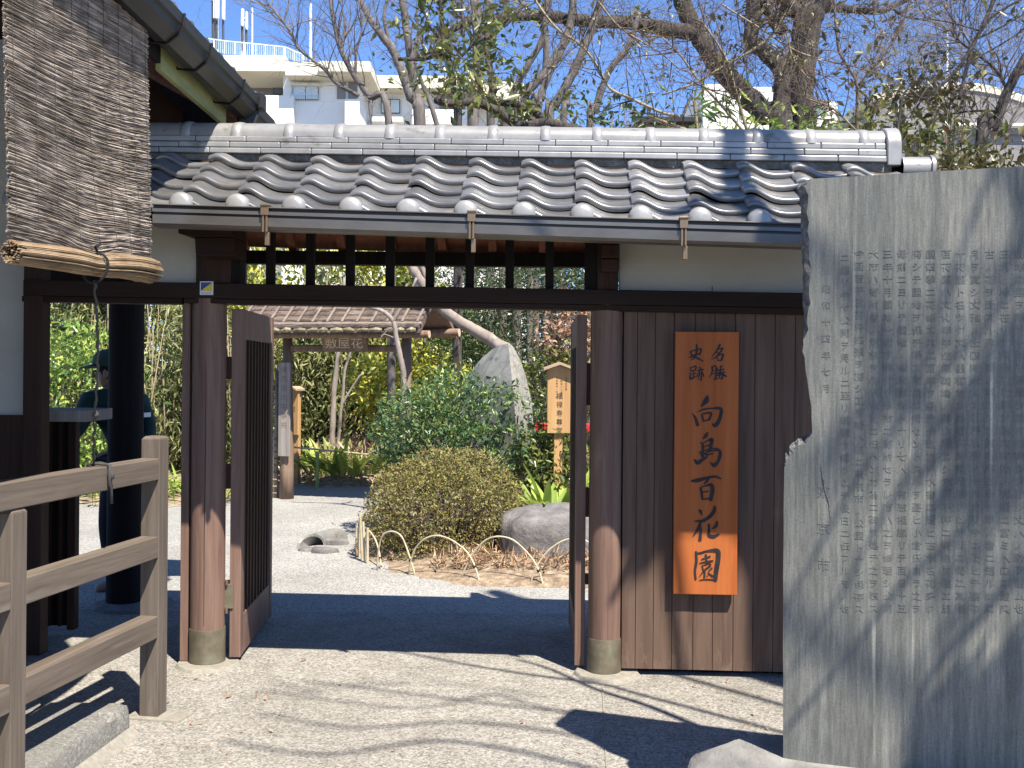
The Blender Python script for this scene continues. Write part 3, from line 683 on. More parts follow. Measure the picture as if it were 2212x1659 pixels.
# doors, opened inwards
def door(hx0, hx1, near, length, ztop_n, inner, label, turn):
    """a leaf standing square to the gate between hx0 and hx1; inner: the x of the face seen from the opening"""
    d = empty('door', (hx0, near, 0), turn); d.parent = gate; d['label'] = label
    inner -= hx0; hx1 -= hx0; hx0 = 0.0; near = 0.0
    y0, y1 = near, near + length; zb0, zt_ = .03, ztop_n
    t = hx1 - hx0
    for a, b in ((y0, y0 + .085), (y1 - .07, y1)):
        m = MB(); m.box(hx0, hx1, a, b, zb0, zt_); m.build('stile', M['post_wood'], d, bevel=.003)
    for za, zb in ((zb0, zb0 + .21), (zt_ - .16, zt_)):
        m = MB(); m.box(hx0 + .004, hx1 - .004, y0 + .085, y1 - .07, za, zb); m.build('rail', M['post_wood'], d, bevel=.002)
    m = MB(); m.box(hx0 + t * .42, hx0 + t * .58, y0 + .085, y1 - .07, zb0 + .21, zt_ - .16); m.build('panel', M['black_wood'], d)
    n = 9; L = y1 - .07 - (y0 + .085)
    for i in range(n):
        yc = y0 + .085 + L * (i + .5) / n
        for xa, xb in ((hx0 + .006, hx0 + t * .40), (hx0 + t * .60, hx1 - .006)):
            m = MB(); m.box(xa, xb, yc - .017, yc + .017, zb0 + .21, zt_ - .16); m.build('slat', M['timber'], d)
    return d
a, b = LX(497, .04, 1400), LX(520, .04, 1400)
dl = door(a, b, .025, .97, hb(a) - .02, b, 'left door leaf, opened inwards, with vertical slats', rad(6.2))
dl0 = Vector((a, .13, 0))
m = MB(); m.box(-.035, .02, -.010, -.002, .29, .42); m.build('latch_plate', M['copper'], dl, bevel=.002)
for z in (.43, .28):
    m = MB(); m.tube([(-.012, -.02, z - .012), (-.012, -.02, z + .012)], .008, 10); m.build('hinge_pin', M['bronze'], dl, True, auto=50)
for z0, z1 in ((1.50, 1.62), (.92, 1.05), (.28, .43)):
    m = MB(); m.box(lxL + R0 - .012 - a, .0, .005, .06, z0, z1); m.build('hinge_block', M['timber'], dl, bevel=.003)
a2, b2 = LX(1241, .04, 1400), LX(1263, .04, 1400)
dr = door(a2, b2, .025, .97, hb(a2) - .02, a2, 'right door leaf, opened inwards, seen almost edge-on', rad(2.1))
for z0, z1 in ((1.38, 1.60), (.80, .95), (.45, .50)):
    m = MB(); m.box(b2 - a2, lxR - .08 - a2, .005, .06, z0, z1); m.build('hinge_block', M['timber'], dr, bevel=.003)

# the boards left of the left post and the left-hand passage framing
m = MB(); m.box(LX(394, 0, 1200), LX(411, 0, 1200), -.03, .03, .02, bb(LX(400, 0))); m.build('jamb_board', M['post_wood'], gate, bevel=.003)
m = MB(); a, b = LX(50, -.04), LX(395, -.04); m.sbox(a, b, -.06, .05, bb(a) - .03, bb(b) - .03, bb(a), bb(b)); m.build('passage_lintel', M['timber_x'], gate, bevel=.002)

# the sign board with its brush writing
SB = -.075
(la, za), (lb_, zb_) = G.px(1459, 716, SB), G.px(1592, 1286, SB)
sign = empty('sign_board', G.w((la + lb_) / 2, SB, (za + zb_) / 2), -G.yaw, 'orange wooden board with black brush writing, hung on the dark plank wall', 'sign')
hw, hh = (lb_ - la) / 2, (za - zb_) / 2
m = MB(); m.box(-hw, hw, 0, .030, -hh, hh); m.build('board', M['sign_wood'], sign, bevel=.003)
STK = []
A_ = (1650, 800, 230 / 1060.0); B_ = (1650, 1130, 230 / 1031.0)
def st(org, pts, w0, w1=None, ws=None):
    STK.append((CH, org, pts, ws or [w0 + ((w1 if w1 is not None else w0) - w0) * i / (len(pts) - 1) for i in range(len(pts))]))
CH = 0   # 名
st(A_, [(690, 282), (655, 350), (600, 420)], 26, 10); st(A_, [(665, 340), (720, 325), (690, 375), (640, 430), (582, 455)], 0, 0, [10, 18, 20, 16, 6]); st(A_, [(655, 370), (690, 392)], 16, 12)
st(A_, [(655, 420), (668, 470)], 16, 14); st(A_, [(655, 415), (725, 395), (705, 465)], 0, 0, [12, 20, 24]); st(A_, [(665, 468), (712, 460)], 14, 14)
CH = 1   # 勝
st(A_, [(600, 540), (600, 600), (568, 668)], 22, 8); st(A_, [(600, 545), (642, 535), (640, 680), (622, 672)], 0, 0, [12, 16, 20, 8]); st(A_, [(605, 585), (636, 580)], 10); st(A_, [(603, 620), (636, 615)], 10)
st(A_, [(655, 550), (668, 572)], 14); st(A_, [(712, 525), (696, 565)], 16, 10); st(A_, [(655, 585), (735, 568)], 14, 16); st(A_, [(648, 612), (745, 600)], 14, 16); st(A_, [(696, 535), (690, 600), (650, 650)], 0, 0, [16, 16, 8]); st(A_, [(700, 600), (760, 650)], 10, 22)
st(A_, [(665, 640), (720, 630), (712, 678), (690, 670)], 0, 0, [10, 16, 20, 8]); st(A_, [(695, 615), (684, 655), (655, 685)], 0, 0, [14, 14, 8])
CH = 2   # 史
st(A_, [(350, 365), (365, 410)], 20, 14); st(A_, [(350, 362), (470, 335), (455, 395)], 0, 0, [14, 20, 22]); st(A_, [(362, 410), (458, 388)], 18, 18)
st(A_, [(420, 282), (422, 350), (400, 420), (330, 428)], 0, 0, [18, 24, 20, 10]); st(A_, [(350, 462), (400, 440)], 8, 14); st(A_, [(380, 400), (430, 440), (500, 475)], 0, 0, [14, 22, 12])
CH = 3   # 跡
st(A_, [(350, 550), (360, 590)], 14); st(A_, [(350, 548), (412, 535), (405, 580)], 0, 0, [12, 18, 16]); st(A_, [(362, 588), (405, 580)], 14); st(A_, [(385, 595), (380, 660)], 14); st(A_, [(385, 622), (415, 615)], 12); st(A_, [(352, 610), (350, 680), (420, 645)], 0, 0, [16, 22, 10])
st(A_, [(455, 545), (470, 560)], 16); st(A_, [(432, 585), (500, 568)], 14, 16); st(A_, [(455, 580), (450, 640), (430, 685)], 0, 0, [14, 12, 6]); st(A_, [(478, 575), (472, 690), (455, 680)], 0, 0, [14, 18, 6]); st(A_, [(440, 610), (430, 650)], 10, 12); st(A_, [(490, 605), (502, 650)], 10, 18)
CH = 4   # 向
st(A_, [(545, 880), (530, 930), (475, 995)], 0, 0, [30, 58, 14]); st(A_, [(370, 1078), (405, 1125), (432, 1210)], 0, 0, [8, 26, 38])
st(A_, [(435, 1060), (500, 1030), (600, 1018), (695, 1022), (700, 1090), (672, 1175), (632, 1215), (600, 1195)], 0, 0, [8, 20, 18, 38, 36, 40, 44, 12])
st(A_, [(480, 1088), (500, 1165)], 22, 24); st(A_, [(480, 1085), (585, 1072), (565, 1150)], 0, 0, [14, 26, 24]); st(A_, [(505, 1165), (560, 1150)], 14, 18)
CH = 5   # 島
st(A_, [(548, 1298), (530, 1330), (495, 1370)], 0, 0, [22, 40, 14]); st(A_, [(465, 1405), (490, 1440), (492, 1560)], 0, 0, [10, 26, 28]); st(A_, [(480, 1430), (540, 1395), (595, 1378), (585, 1440), (575, 1500)], 0, 0, [10, 16, 40, 40, 34])
st(A_, [(500, 1462), (570, 1440)], 14, 16); st(A_, [(500, 1508), (572, 1490)], 14, 16); st(A_, [(492, 1555), (560, 1515), (655, 1502)], 0, 0, [14, 18, 16])
st(B_, [(435, 5), (520, -22), (600, -40), (665, -15), (672, 40), (645, 110), (605, 150), (560, 115)], 0, 0, [8, 14, 18, 30, 36, 36, 40, 8]); st(B_, [(385, 85), (420, 120), (470, 90), (520, 55), (545, 20)], 0, 0, [16, 44, 34, 22, 10]); st(B_, [(450, 10), (480, 55), (500, 75)], 0, 0, [14, 24, 20]); st(B_, [(490, 30), (590, 20)], 12, 16)
CH = 6   # 百
st(B_, [(352, 325), (420, 318), (520, 290), (620, 275), (678, 298)], 0, 0, [20, 42, 30, 24, 18]); st(B_, [(545, 300), (520, 330), (495, 355)], 0, 0, [20, 26, 14]); st(B_, [(455, 400), (465, 460), (475, 530)], 0, 0, [22, 26, 24])
st(B_, [(460, 395), (510, 378), (575, 370), (585, 440), (565, 535)], 0, 0, [12, 18, 40, 46, 40]); st(B_, [(475, 450), (540, 440)], 16, 16); st(B_, [(478, 527), (565, 522)], 16, 18)
CH = 7   # 花
st(B_, [(440, 650), (455, 670), (465, 705)], 0, 0, [20, 30, 18]); st(B_, [(612, 612), (605, 660), (560, 720), (480, 770), (385, 775)], 0, 0, [24, 40, 38, 34, 12]); st(B_, [(455, 790), (420, 870), (370, 940)], 0, 0, [26, 30, 8]); st(B_, [(448, 800), (455, 880), (448, 985)], 0, 0, [16, 26, 34])
st(B_, [(640, 780), (625, 830), (580, 860)], 0, 0, [22, 36, 10]); st(B_, [(545, 810), (548, 880), (550, 930), (600, 945), (660, 920)], 0, 0, [20, 28, 34, 36, 18])
CH = 8   # 園
st(B_, [(402, 1115), (408, 1220), (392, 1330), (400, 1425)], 0, 0, [22, 28, 24, 20]); st(B_, [(395, 1130), (450, 1130), (530, 1108), (640, 1105), (652, 1180), (632, 1320), (620, 1435)], 0, 0, [8, 22, 22, 46, 50, 48, 40]); st(B_, [(440, 1435), (520, 1425), (625, 1432)], 0, 0, [8, 14, 16])
st(B_, [(468, 1200), (560, 1170)], 14, 20); st(B_, [(512, 1150), (520, 1215)], 22, 18); st(B_, [(440, 1245), (510, 1230), (590, 1218)], 0, 0, [8, 20, 18]); st(B_, [(465, 1275), (550, 1250), (560, 1275), (500, 1320), (440, 1395)], 0, 0, [10, 14, 22, 18, 6]); st(B_, [(475, 1285), (485, 1320), (500, 1330)], 14, 14)
st(B_, [(500, 1325), (498, 1395), (490, 1398)], 0, 0, [18, 20, 8]); st(B_, [(580, 1300), (545, 1335)], 18, 12); st(B_, [(535, 1350), (590, 1390)], 10, 22); st(B_, [(522, 1392), (545, 1375)], 8, 8)
def catmull(pts, ws, sub=6):
    P = [Vector((p[0], p[1], w)) for p, w in zip(pts, ws)]
    if len(P) == 2: return [P[0].lerp(P[1], i / 4) for i in range(5)]
    Q = [P[0] * 2 - P[1]] + P + [P[-1] * 2 - P[-2]]; out = []
    for i in range(1, len(Q) - 2):
        for k in range(sub):
            t = k / sub; a, b, c, d = Q[i - 1:i + 3]
            out.append(0.5 * ((2 * b) + (c - a) * t + (2 * a - 5 * b + 4 * c - d) * t * t + (3 * b - a - 3 * c + d) * t ** 3))
    out.append(P[-1]); return out
MC = [MB() for _ in range(9)]
for si, (ch_, org, pts, ws) in enumerate(STK):
    m = MC[ch_]
    C_ = catmull(pts, ws); off = -.0012 - .00003 * si
    def to(p):
        x, y = (org[0] + p.x * org[2]) * .8641, (org[1] + p.y * org[2]) * .8641
        l, z = G.px(x, y, SB); return Vector((l - (la + lb_) / 2, z - (za + zb_) / 2))
    Q = [to(p) for p in C_]; sc_ = org[2] * .8641 * 5.5 / F
    L_, R_ = [], []
    for i, q in enumerate(Q):
        t = (Q[min(i + 1, len(Q) - 1)] - Q[max(i - 1, 0)]).normalized(); nrm = Vector((-t.y, t.x)); w = max(3.0, C_[i].z) * sc_ / 2 * 1.04
        L_.append(q + nrm * w); R_.append(q - nrm * w)
    capn = lambda c, w, d: [c + d * w * .55]
    poly = []
    vs = [(p.x, off, p.y) for p in L_] + [(p.x, off, p.y) for p in R_]; n = len(L_)
    fs = [(i, i + 1, n + i + 1, n + i) for i in range(n - 1)]
    for e, s in ((0, -1), (n - 1, 1)):
        t = (Q[1] - Q[0]).normalized() if e == 0 else (Q[-1] - Q[-2]).normalized(); w = (L_[e] - R_[e]).length / 2
        b = len(vs); nrm = Vector((-t.y, t.x)); fan = []
        for k in range(1, 6):
            a = math.pi * k / 6; p = Q[e] + nrm * math.cos(a) * w + t * s * math.sin(a) * w * .75; vs.append((p.x, off, p.y)); fan.append(b + k - 1)
        fs.append([e] + fan + [n + e])
    m.add(vs, fs)
for m in MC: m.build('brush_character', M['ink'], sign)

# the little security sticker on the tie beam
sx_, sz_ = G.px(446.5, 622.5, -.1); w_ = .035
stk = empty('sticker', G.w(sx_, -.1005, sz_), -G.yaw, 'small square sticker, half blue and half yellow, on the dark beam', 'sticker')
m = MB(); m.box(-w_, w_, -.0015, 0, -w_, w_); m.build('backing', M['st_white'], stk)
q = w_ * .86; zb0 = -w_ * .42
m = MB(); m.add([(-q, -.0025, zb0), (q, -.0025, q), (-q, -.0025, q)], [(0, 1, 2)]); m.build('blue_half', M['st_blue'], stk)
m = MB(); m.add([(-q, -.0025, zb0 - .001), (q, -.0025, zb0 - .001), (q, -.0025, q - .001)], [(0, 1, 2)]); m.build('yellow_half', M['st_yellow'], stk)
m = MB(); text_into(m, 'ALSOK', .016, lambda x, y, z: (x * 1.15, -.0025, y - w_ * .52)); m.build('lettering', M['st_grey'], stk)

# ================================================================== THE HOUSE ON THE LEFT
house = empty('wooden_house', (-2.4, 5.6, 0), 0, 'dark wooden house with a deep tiled eave on the left', 'house')
HO = Vector((2.4, -5.6, 0))
def hb_(name, mat, fn, **k):
    m = MB(); fn(m); o = m.build(name, mat, house, **k); o.location = HO; return o
GXo, GZ, Y0_, Y1_ = -1.46, 3.115, 1.2, 6.18
# gutter: a stepped profile run along y
def run(m, prof, y0, y1, mi=0):
    n = len(prof); m.add([(x, y0, z) for x, z in prof] + [(x, y1, z) for x, z in prof], [[i, (i + 1) % n, n + (i + 1) % n, n + i] for i in range(n)] + [list(range(n))[::-1], list(range(n, 2 * n))], mi)
gp_ = [(GXo, GZ), (GXo - .006, GZ - .045), (GXo - .020, GZ - .05), (GXo - .028, GZ - .085), (GXo - .075, GZ - .125), (GXo - .125, GZ - .12), (GXo - .13, GZ - .02), (GXo - .12, GZ - .02), (GXo - .02, GZ - .02), (GXo - .015, GZ)]
hg = hb_('gutter', M['house_gutter'], lambda m: (run(m, gp_, Y0_, Y1_), run(m, [(x - .03, z - .02) for x, z in gp_], Y1_ + .10, 7.0)))
for y in (2.7, 3.5, 4.75, 5.18, 5.82):
    def f(m, y=y):
        pts = [(GXo + .004, y, GZ + .005), (GXo - .004, y, GZ - .05), (GXo - .024, y, GZ - .09), (GXo - .075, y, GZ - .131), (GXo - .16, y, GZ - .12), (GXo - .20, y, GZ - .07)]
        m.tube(pts, .006, 6)
    o = hb_('gutter_clip', M['iron'], f); o.parent = hg; o.location = (0, 0, 0)
def f(m):
    m.box(GXo - .14, GXo + .015, Y1_, Y1_ + .10, GZ - .06, GZ + .03); m.bar((GXo - .055, Y1_ + .05, GZ - .06), (GXo - .17, Y1_ + .02, GZ - .42), .075, .09)
o = hb_('rain_hopper', M['house_gutter'], f, bevel=.004); o.parent = hg; o.location = (0, 0, 0)
hb_('fascia', M['moss_board'], lambda m: m.box(GXo - .19, GXo - .165, 4.95, 6.08, GZ - .19, GZ - .02))
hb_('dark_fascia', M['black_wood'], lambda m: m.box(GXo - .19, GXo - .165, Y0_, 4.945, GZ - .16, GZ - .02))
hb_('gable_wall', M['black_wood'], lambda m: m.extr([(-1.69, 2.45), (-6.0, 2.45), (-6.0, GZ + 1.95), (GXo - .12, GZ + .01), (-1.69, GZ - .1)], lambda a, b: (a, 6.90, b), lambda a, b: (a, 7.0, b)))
# roof: deck and tiles rising to the left
def f(m):
    m.hexa([(GXo - .10, Y0_, GZ + .02), (GXo - .10, 7.02, GZ + .02), (-6.4, 7.02, GZ + 2.1), (-6.4, Y0_, GZ + 2.1), (GXo - .10, Y0_, GZ + .06), (GXo - .10, 7.02, GZ + .06), (-6.4, 7.02, GZ + 2.14), (-6.4, Y0_, GZ + 2.14)])
hr = hb_('roof', M['timber_y'], f)
def f(m):
    y = Y0_; k = 0
    while y < 6.75:
        for r in range(8):
            x = GXo - .10 - r * .24; z = GZ + .045 + r * .24 * .415; vs = []
            for s, (dx, dz) in enumerate(((0, .03), (-.26, .105 + .01))):
                for i in range(9):
                    t = i / 8; vs.append((x + dx, y + t * .27, z + dz + prof(t)))
            vs += [(p[0], p[1], p[2] - .03) for p in vs[:9]]
            m.add(vs, [(i, i + 1, 10 + i, 9 + i) for i in range(8)] + [(18 + i, 19 + i, i + 1, i) for i in range(8)])
        y += .265
o = hb_('roof_tiles', M['tile'], f, smooth=True, auto=45); o.parent = hr; o.location = (0, 0, 0)
for i in range(14):
    y = 1.4 + i * .42
    hb_('rafter', M['red_wood'] if i > 6 else M['timber_y'], lambda m: m.bar((GXo - .22, y, GZ - .03), (-2.6, y, GZ + .47), .05, .075, up=(0, 1, 0)))
for i in range(9):
    x = GXo - .34 - i * .10; z = GZ - .02 + (i * .10 + .12) * .415
    hb_('soffit_batten', M['timber_y'], lambda m: m.box(x - .010, x + .010, Y0_, 6.6, z + .050, z + .068))
hb_('eave_beam', M['timber_y'], lambda m: m.box(-2.18, -2.06, Y0_, 6.7, GZ - .12, GZ + .06))
# walls: the one beside the passage, its wainscot, and the long side wall set back behind the blind
a0 = GP(48, 1430).x
def f(m): m.box(-4.5, W(47, 700, 5.72).x, 5.74, 5.80, EYE - (905 - CY) * 5.72 / F, 3.3)
hb_('plaster_wall', M['plaster'], f)
def f(m): m.box(-4.5, W(57, 700, 5.72).x, 5.705, 5.80, .12, EYE - (905 - CY) * 5.72 / F)
hb_('wainscot', M['timber'], f)
hb_('wall_base', M['concrete'], lambda m: m.box(-4.5, W(40, 1420, 5.7).x, 5.70, 5.80, 0, .12))
pc = W(75, 1000, 5.68).x
hb_('corner_post', M['timber'], lambda m: m.box(pc - .048, pc + .052, 5.64, 5.74, .04, 2.9), bevel=.004)
hb_('post_foot', M['rock'], lambda m: m.lathe((pc, 5.69, 0), [(.14, 0), (.13, .03), (.07, .045)], 14), smooth=True)
hb_('side_wall', M['plaster'], lambda m: m.box(-3.6, -3.5, 1.2, 5.70, .0, 3.4))
hb_('passage_beam', M['timber_x'], lambda m: m.box(-4.2, -1.75, 6.95, 7.10, EYE - (634 - CY) * 7 / F, EYE - (560 - CY) * 7 / F), bevel=.004)
# the thick pillar inside the passage, on its flat stone
pb_ = GP(262, 1308); pxl, pxr = W(229, 900, 7.0).x, W(303, 900, 7.0).x; pcx = (pxl + pxr) / 2; pr = (pxr - pxl) / 2
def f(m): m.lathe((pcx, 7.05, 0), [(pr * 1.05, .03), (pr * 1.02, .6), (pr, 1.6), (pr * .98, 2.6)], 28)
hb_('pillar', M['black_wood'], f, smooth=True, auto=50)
hb_('pillar_stone', M['rock'], lambda m: m.lathe((pcx + .06, 7.05, 0), [(.26, 0), (.25, .02), (.2, .034)], 16), smooth=True, auto=40)

# ticket counter in the passage: a grey top over a slatted front
ck = W(143, 915, 6.2)
cx0, cx1 = W(92, 915, 6.25).x, W(192, 915, 6.25).x; ct = EYE - (893 - CY) * 6.25 / F; cbm = EYE - (918 - CY) * 6.25 / F
counter = empty('ticket_counter', ((cx0 + cx1) / 2, 6.3, 0), 0, 'slatted ticket counter with a grey top in the shaded passage', 'counter')
co = -Vector(((cx0 + cx1) / 2, 6.3, 0))
m = MB(); m.box(cx0 - .4, cx1, 6.2, 6.62, cbm, ct); o = m.build('counter_top', M['grey_wood'], counter, bevel=.004); o.location = co
sw0, sw1 = cx0 - .4, W(166, 915, 6.27).x
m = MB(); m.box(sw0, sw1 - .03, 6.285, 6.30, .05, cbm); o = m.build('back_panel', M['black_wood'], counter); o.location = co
for i in range(9):
    x = sw0 + .06 + i * (sw1 - sw0 - .09) / 8
    m = MB(); m.box(x - .011, x + .011, 6.262, 6.2845, .05, cbm); o = m.build('slat', M['timber'], counter, bevel=.002); o.location = co
m = MB(); m.box(sw1 - .045, sw1, 6.255, 6.32, .03, cbm); o = m.build('counter_post', M['timber'], counter, bevel=.003); o.location = co

# ================================================================== THE FENCE AND THE KERB
FF = Frame(-1.592, 4.812, rad(8.9))
fence = fempty('rail_fence', FF, 'weathered grey-brown wooden fence with three rails beside the kerb', 'fence')
SQ = .0435
for ly in (0, -1.06, -2.12, -3.18):
    m = MB(); t = 1.252 if ly == 0 else 1.0595
    m.hexa([(-SQ, ly - SQ, 0.0), (SQ, ly - SQ, 0.0), (SQ, ly + SQ, 0.0), (-SQ, ly + SQ, 0.0), (-SQ, ly - SQ, t - .012), (SQ, ly - SQ, t - .012), (SQ, ly + SQ, t - .012), (-SQ, ly + SQ, t - .012)])
    m.hexa([(-SQ, ly - SQ, t - .0118), (SQ, ly - SQ, t - .0118), (SQ, ly + SQ, t - .0118), (-SQ, ly + SQ, t - .0118), (-SQ + .012, ly - SQ + .012, t), (SQ - .012, ly - SQ + .012, t), (SQ - .012, ly + SQ - .012, t), (-SQ + .012, ly + SQ - .012, t)])
    o = m.build('post', M['fence_post'], fence, bevel=.003)
    for z in (.42, .66, 1.1):
        m2 = MB(); m2.lathe((SQ * .55, ly - SQ - .0005, z), [(.004, -.001), (.004, .001)], 8); 
m = MB(); m.box(-SQ + .003, SQ - .002, -3.3, -SQ - .0005, 1.06, 1.156); m.build('rail', M['fence'], fence, bevel=.004)
for z0, z1 in ((.715, .81), (.36, .459)):
    for ly in (-SQ, -1.06 - SQ, -2.12 - SQ):
        m = MB(); m.box(-SQ + .003, SQ - .002, ly - 1.06 + 2 * SQ + .0005, ly - .0005, z0, z1); m.build('rail', M['fence'], fence, bevel=.004)
m = MB(); m.extr([(-.10, -.07), (.16, -.08), (.17, .06), (-.1, .07)], lambda x, y: (x, y, -.01), lambda x, y: (x * .96, y * .95, .012)); o = m.build('post_footing', M['pad'], fence, bevel=.004)

# raised kerb under the rails: rough and broken
kb = [GP(289, 1581), GP(186, 1659), GP(-40, 1832)]
m = MB(); vs = []; fs = []
d_ = (kb[1] - kb[0]).normalized(); L_ = 2.6; n = 90; hgt = .135
side = Vector((-d_.y, d_.x, 0)); side = side if side.x < 0 else -side
rows = 9
for i in range(n + 1):
    t = L_ * i / n; p = kb[0] + d_ * t
    prof_k = [(0, -.02), (.0, .05), (.004, hgt - .025), (.012, hgt - .006), (.03, hgt), (.07, hgt + .002), (.12, hgt), (.19, hgt), (.34, hgt * .97)]
    for j, (s, z) in enumerate(prof_k):
        nz = mnoise.noise(Vector((t * 9, j * .8, 3))) ; nz2 = mnoise.noise(Vector((t * 30, j * 1.7, 9)))
        if 1 <= j <= 5: s += nz * .010 + nz2 * .006; z += nz * .008 + nz2 * .005
        e = max(0, 1 - t / .05); s2 = s + (e ** 2) * .03
        zz = z - (.02 * e if j > 1 else 0)
        if .16 < t < .22 and j in (3, 4): zz -= .035; s2 += .02                    # the broken notch
        vs.append((p.x + side.x * s2, p.y + side.y * s2, zz))
for i in range(n):
    for j in range(rows - 1): q = i * rows + j; fs.append((q, q + 1, q + rows + 1, q + rows))
fs.append(list(range(rows)) + []); m.add(vs, fs)
b = len(m.v); p = kb[0] + side * .34
tag(m.build('kerb', M['concrete'], None, True, auto=55), kind='structure')
# fillet of mortar along the kerb's foot
m = MB(); q0, q1 = kb[0] + Vector((.0, -.03, 0)), kb[0] + d_ * 2.6
m.add([q0 + side * -.0, q1 + side * .0, q1 - side * .06, q0 - side * .045, (q0.x, q0.y, .035), (q1.x, q1.y, .035)], [(0, 3, 2, 1), (4, 5, 2, 3), (0, 4, 3), (1, 2, 5)])
tag(m.build('kerb_fillet', M['pad'], None), kind='structure')
# the level floor behind the kerb
sheet('passage_floor', [(-1.98, 4.55), (-1.98, .5), (-6, .5), (-6, 4.9), (-2.2, 4.9)], .128, M['concrete'])

# ================================================================== THE REED BLIND
BR = Vector((-1.570, 4.60, 0)); th = rad(0)
bd = Vector((-math.sin(th), -math.cos(th), 0)); bn = Vector((math.cos(th), -math.sin(th), 0))   # towards its left edge; out towards the yard
blind = empty('reed_blind', (BR.x, BR.y, 0), 0, 'grey-brown reed blind with a rolled hem hanging from the house eave', 'blind')
BW = 1.30; ZB, ZTOP = 2.002, 3.06
rn = random.Random(21)
def bl(s, z):                              # s: 0 right edge .. 1 left edge
    f = max(0, min(1, (ZTOP - z) / (ZTOP - ZB)))
    billow = .035 * math.sin(s * math.pi) * f * f + .02 * f * f + .012 * math.sin(s * 7 + z * 3) * f
    flare = -.02 * f * f * (1 - s) ** 3
    return Vector((0, 0, 0)) + bd * (BW * s + flare) + bn * billow + Vector((0, 0, z))
def sag(s, f):                             # reeds hang lower towards their left end, droop to the cord near the hem and ripple on the way down
    pinch = math.exp(-((s - .55) / .15) ** 2)
    return -(.15 - .085 * f) * s - .030 * f ** 1.5 * math.sin(math.pi * s) - .04 * max(0, f - .74) / .26 * pinch + .014 * math.sin(3.4 * s + 6 * f) * min(1, 3 * f)
m = MB(); NR = 210; NS = 22
for k in range(NR):
    f = (k + .5) / NR; zb = ZTOP + (ZB - ZTOP) * f
    ph = rn.uniform(0, 9); r0 = rn.uniform(.0016, .0034) if rn.random() < .8 else rn.uniform(.0032, .0042)
    e0, e1 = rn.uniform(-.012, .010), 1 + rn.uniform(-.012, .012)
    pts = []
    for i in range(NS + 1):
        s = e0 + (e1 - e0) * i / NS
        z = zb + sag(s, f) + .0026 * math.sin(s * 11 + ph) + .0032 * mnoise.noise(Vector((s * 5, k * .37, 1)))
        p = bl(s, z); p += bn * (rn.uniform(-.0022, .0022)); pts.append(p)
    m.tube(pts, [r0 * rn.uniform(.8, 1.1) for _ in pts], 4)
reeds = m.build('reeds', M['reed'], blind)
m = MB()                                   # the weaving threads, and a darker backing layer of reeds behind
for s in np.linspace(.03, .97, 9):
    pts = [bl(s, ZTOP + (ZB - ZTOP) * f + 0) + bn * (.0035 + .0015 * math.sin(f * 160)) for f in np.linspace(0, 1, 60)]; m.tube(pts, .0011, 4)
m.build('weaving_threads', M['cord'], reeds)
m = MB()
for k in range(190):
    f = (k + .5) / 190; r0 = rn.uniform(.0036, .0058)
    pts = [bl(s, ZTOP + (ZB - ZTOP) * f + sag(s, f) + .004 * math.sin(s * 9 + k)) - bn * .007 for s in np.linspace(.0, .995, 14)]; m.tube(pts, r0, 4)
m.build('back_reeds', M['reed'], blind)
def hemz(s): return ZB - .034 - .064 * s - .010 * math.exp(-((s - .55) / .10) ** 2)
# the rolled hem: a bundle of reeds around a spiral
m = MB()
for k in range(230):
    a = rn.uniform(0, 2 * math.pi); rr = .052 * math.sqrt(rn.random()) if rn.random() < .3 else rn.uniform(.040, .058)
    e0, e1 = .035 + rn.uniform(-.015, .015), 1.0 + rn.uniform(-.03, .015); pts = []
    for i in range(15):
        s = e0 + (e1 - e0) * i / 14; pin = (1.06 - .36 * s) * (1 - .22 * math.exp(-((s - .55) / .04) ** 2))
        z = hemz(s) + rr * pin * math.sin(a) * .85
        p = bl(s, ZB) ; p.z = z; p += bn * (rr * pin * math.cos(a) * .8 + .012) + Vector((0, 0, .0025 * mnoise.noise(Vector((s * 6, k, 0))))); pts.append(p)
    m.tube(pts, rn.uniform(.0022, .0036), 4)
roll = m.build('rolled_hem', M['reed_roll'], blind)
m = MB()                                   # black cord around the hem
c = bl(.55, ZB); cz = hemz(.55) - .01
ring = []
for i in range(15):
    a = 2 * math.pi * i / 14; p = Vector((c.x, c.y, cz)) + bn * (.046 * math.cos(a) + .014) + Vector((0, 0, .052 * math.sin(a) + .012 * math.cos(a))); ring.append(p)
m.tube(ring, .005, 6, False); tie = Vector((c.x, c.y, cz + .06)) + bn * .02; m.tube([tie, tie + bd * .02 + Vector((0, 0, .015)), tie - bd * .03 + Vector((0, 0, .03))], .005, 6)
m.build('hem_cord', M['black_cord'], blind)
# rope from the hem down to the top rail
rp = Vector((c.x, c.y, cz - .045)) + bn * .01 + Vector((BR.x, BR.y, 0))
tgt = FF.w(-.01, FF.loc(W(199, 1040, 4.35))[1], 1.157)
m = MB(); pts = []
for i in range(40):
    t = i / 39; p = rp.lerp(tgt, t); p.x += .010 * math.sin(t * 5) + .0035 * math.sin(i * 1.9); p.y += .003 * math.sin(i * 2.3); pts.append(p)
m.tube(pts, [.0052 * (1 + .25 * math.sin(i * 2.1)) for i in range(40)], 6)
for zk in (.30,):
    k = rp.lerp(tgt, 1 - zk); m.lathe(k, [(.002, -.012), (.012, -.008), (.013, .004), (.006, .014), (.002, .016)], 8)
def loop(c, r, h, n=9): return [c + Vector((r * math.cos(2 * math.pi * i / n), .3 * r * math.sin(2 * math.pi * i / n), h * math.sin(2 * math.pi * i / n))) for i in range(n + 1)]
kn = tgt + Vector((.0, 0, .004))
fr_ = lambda lx, dz, dy=0: FF.w(lx, FF.loc(tgt)[1] + dy, 1.156 + dz)
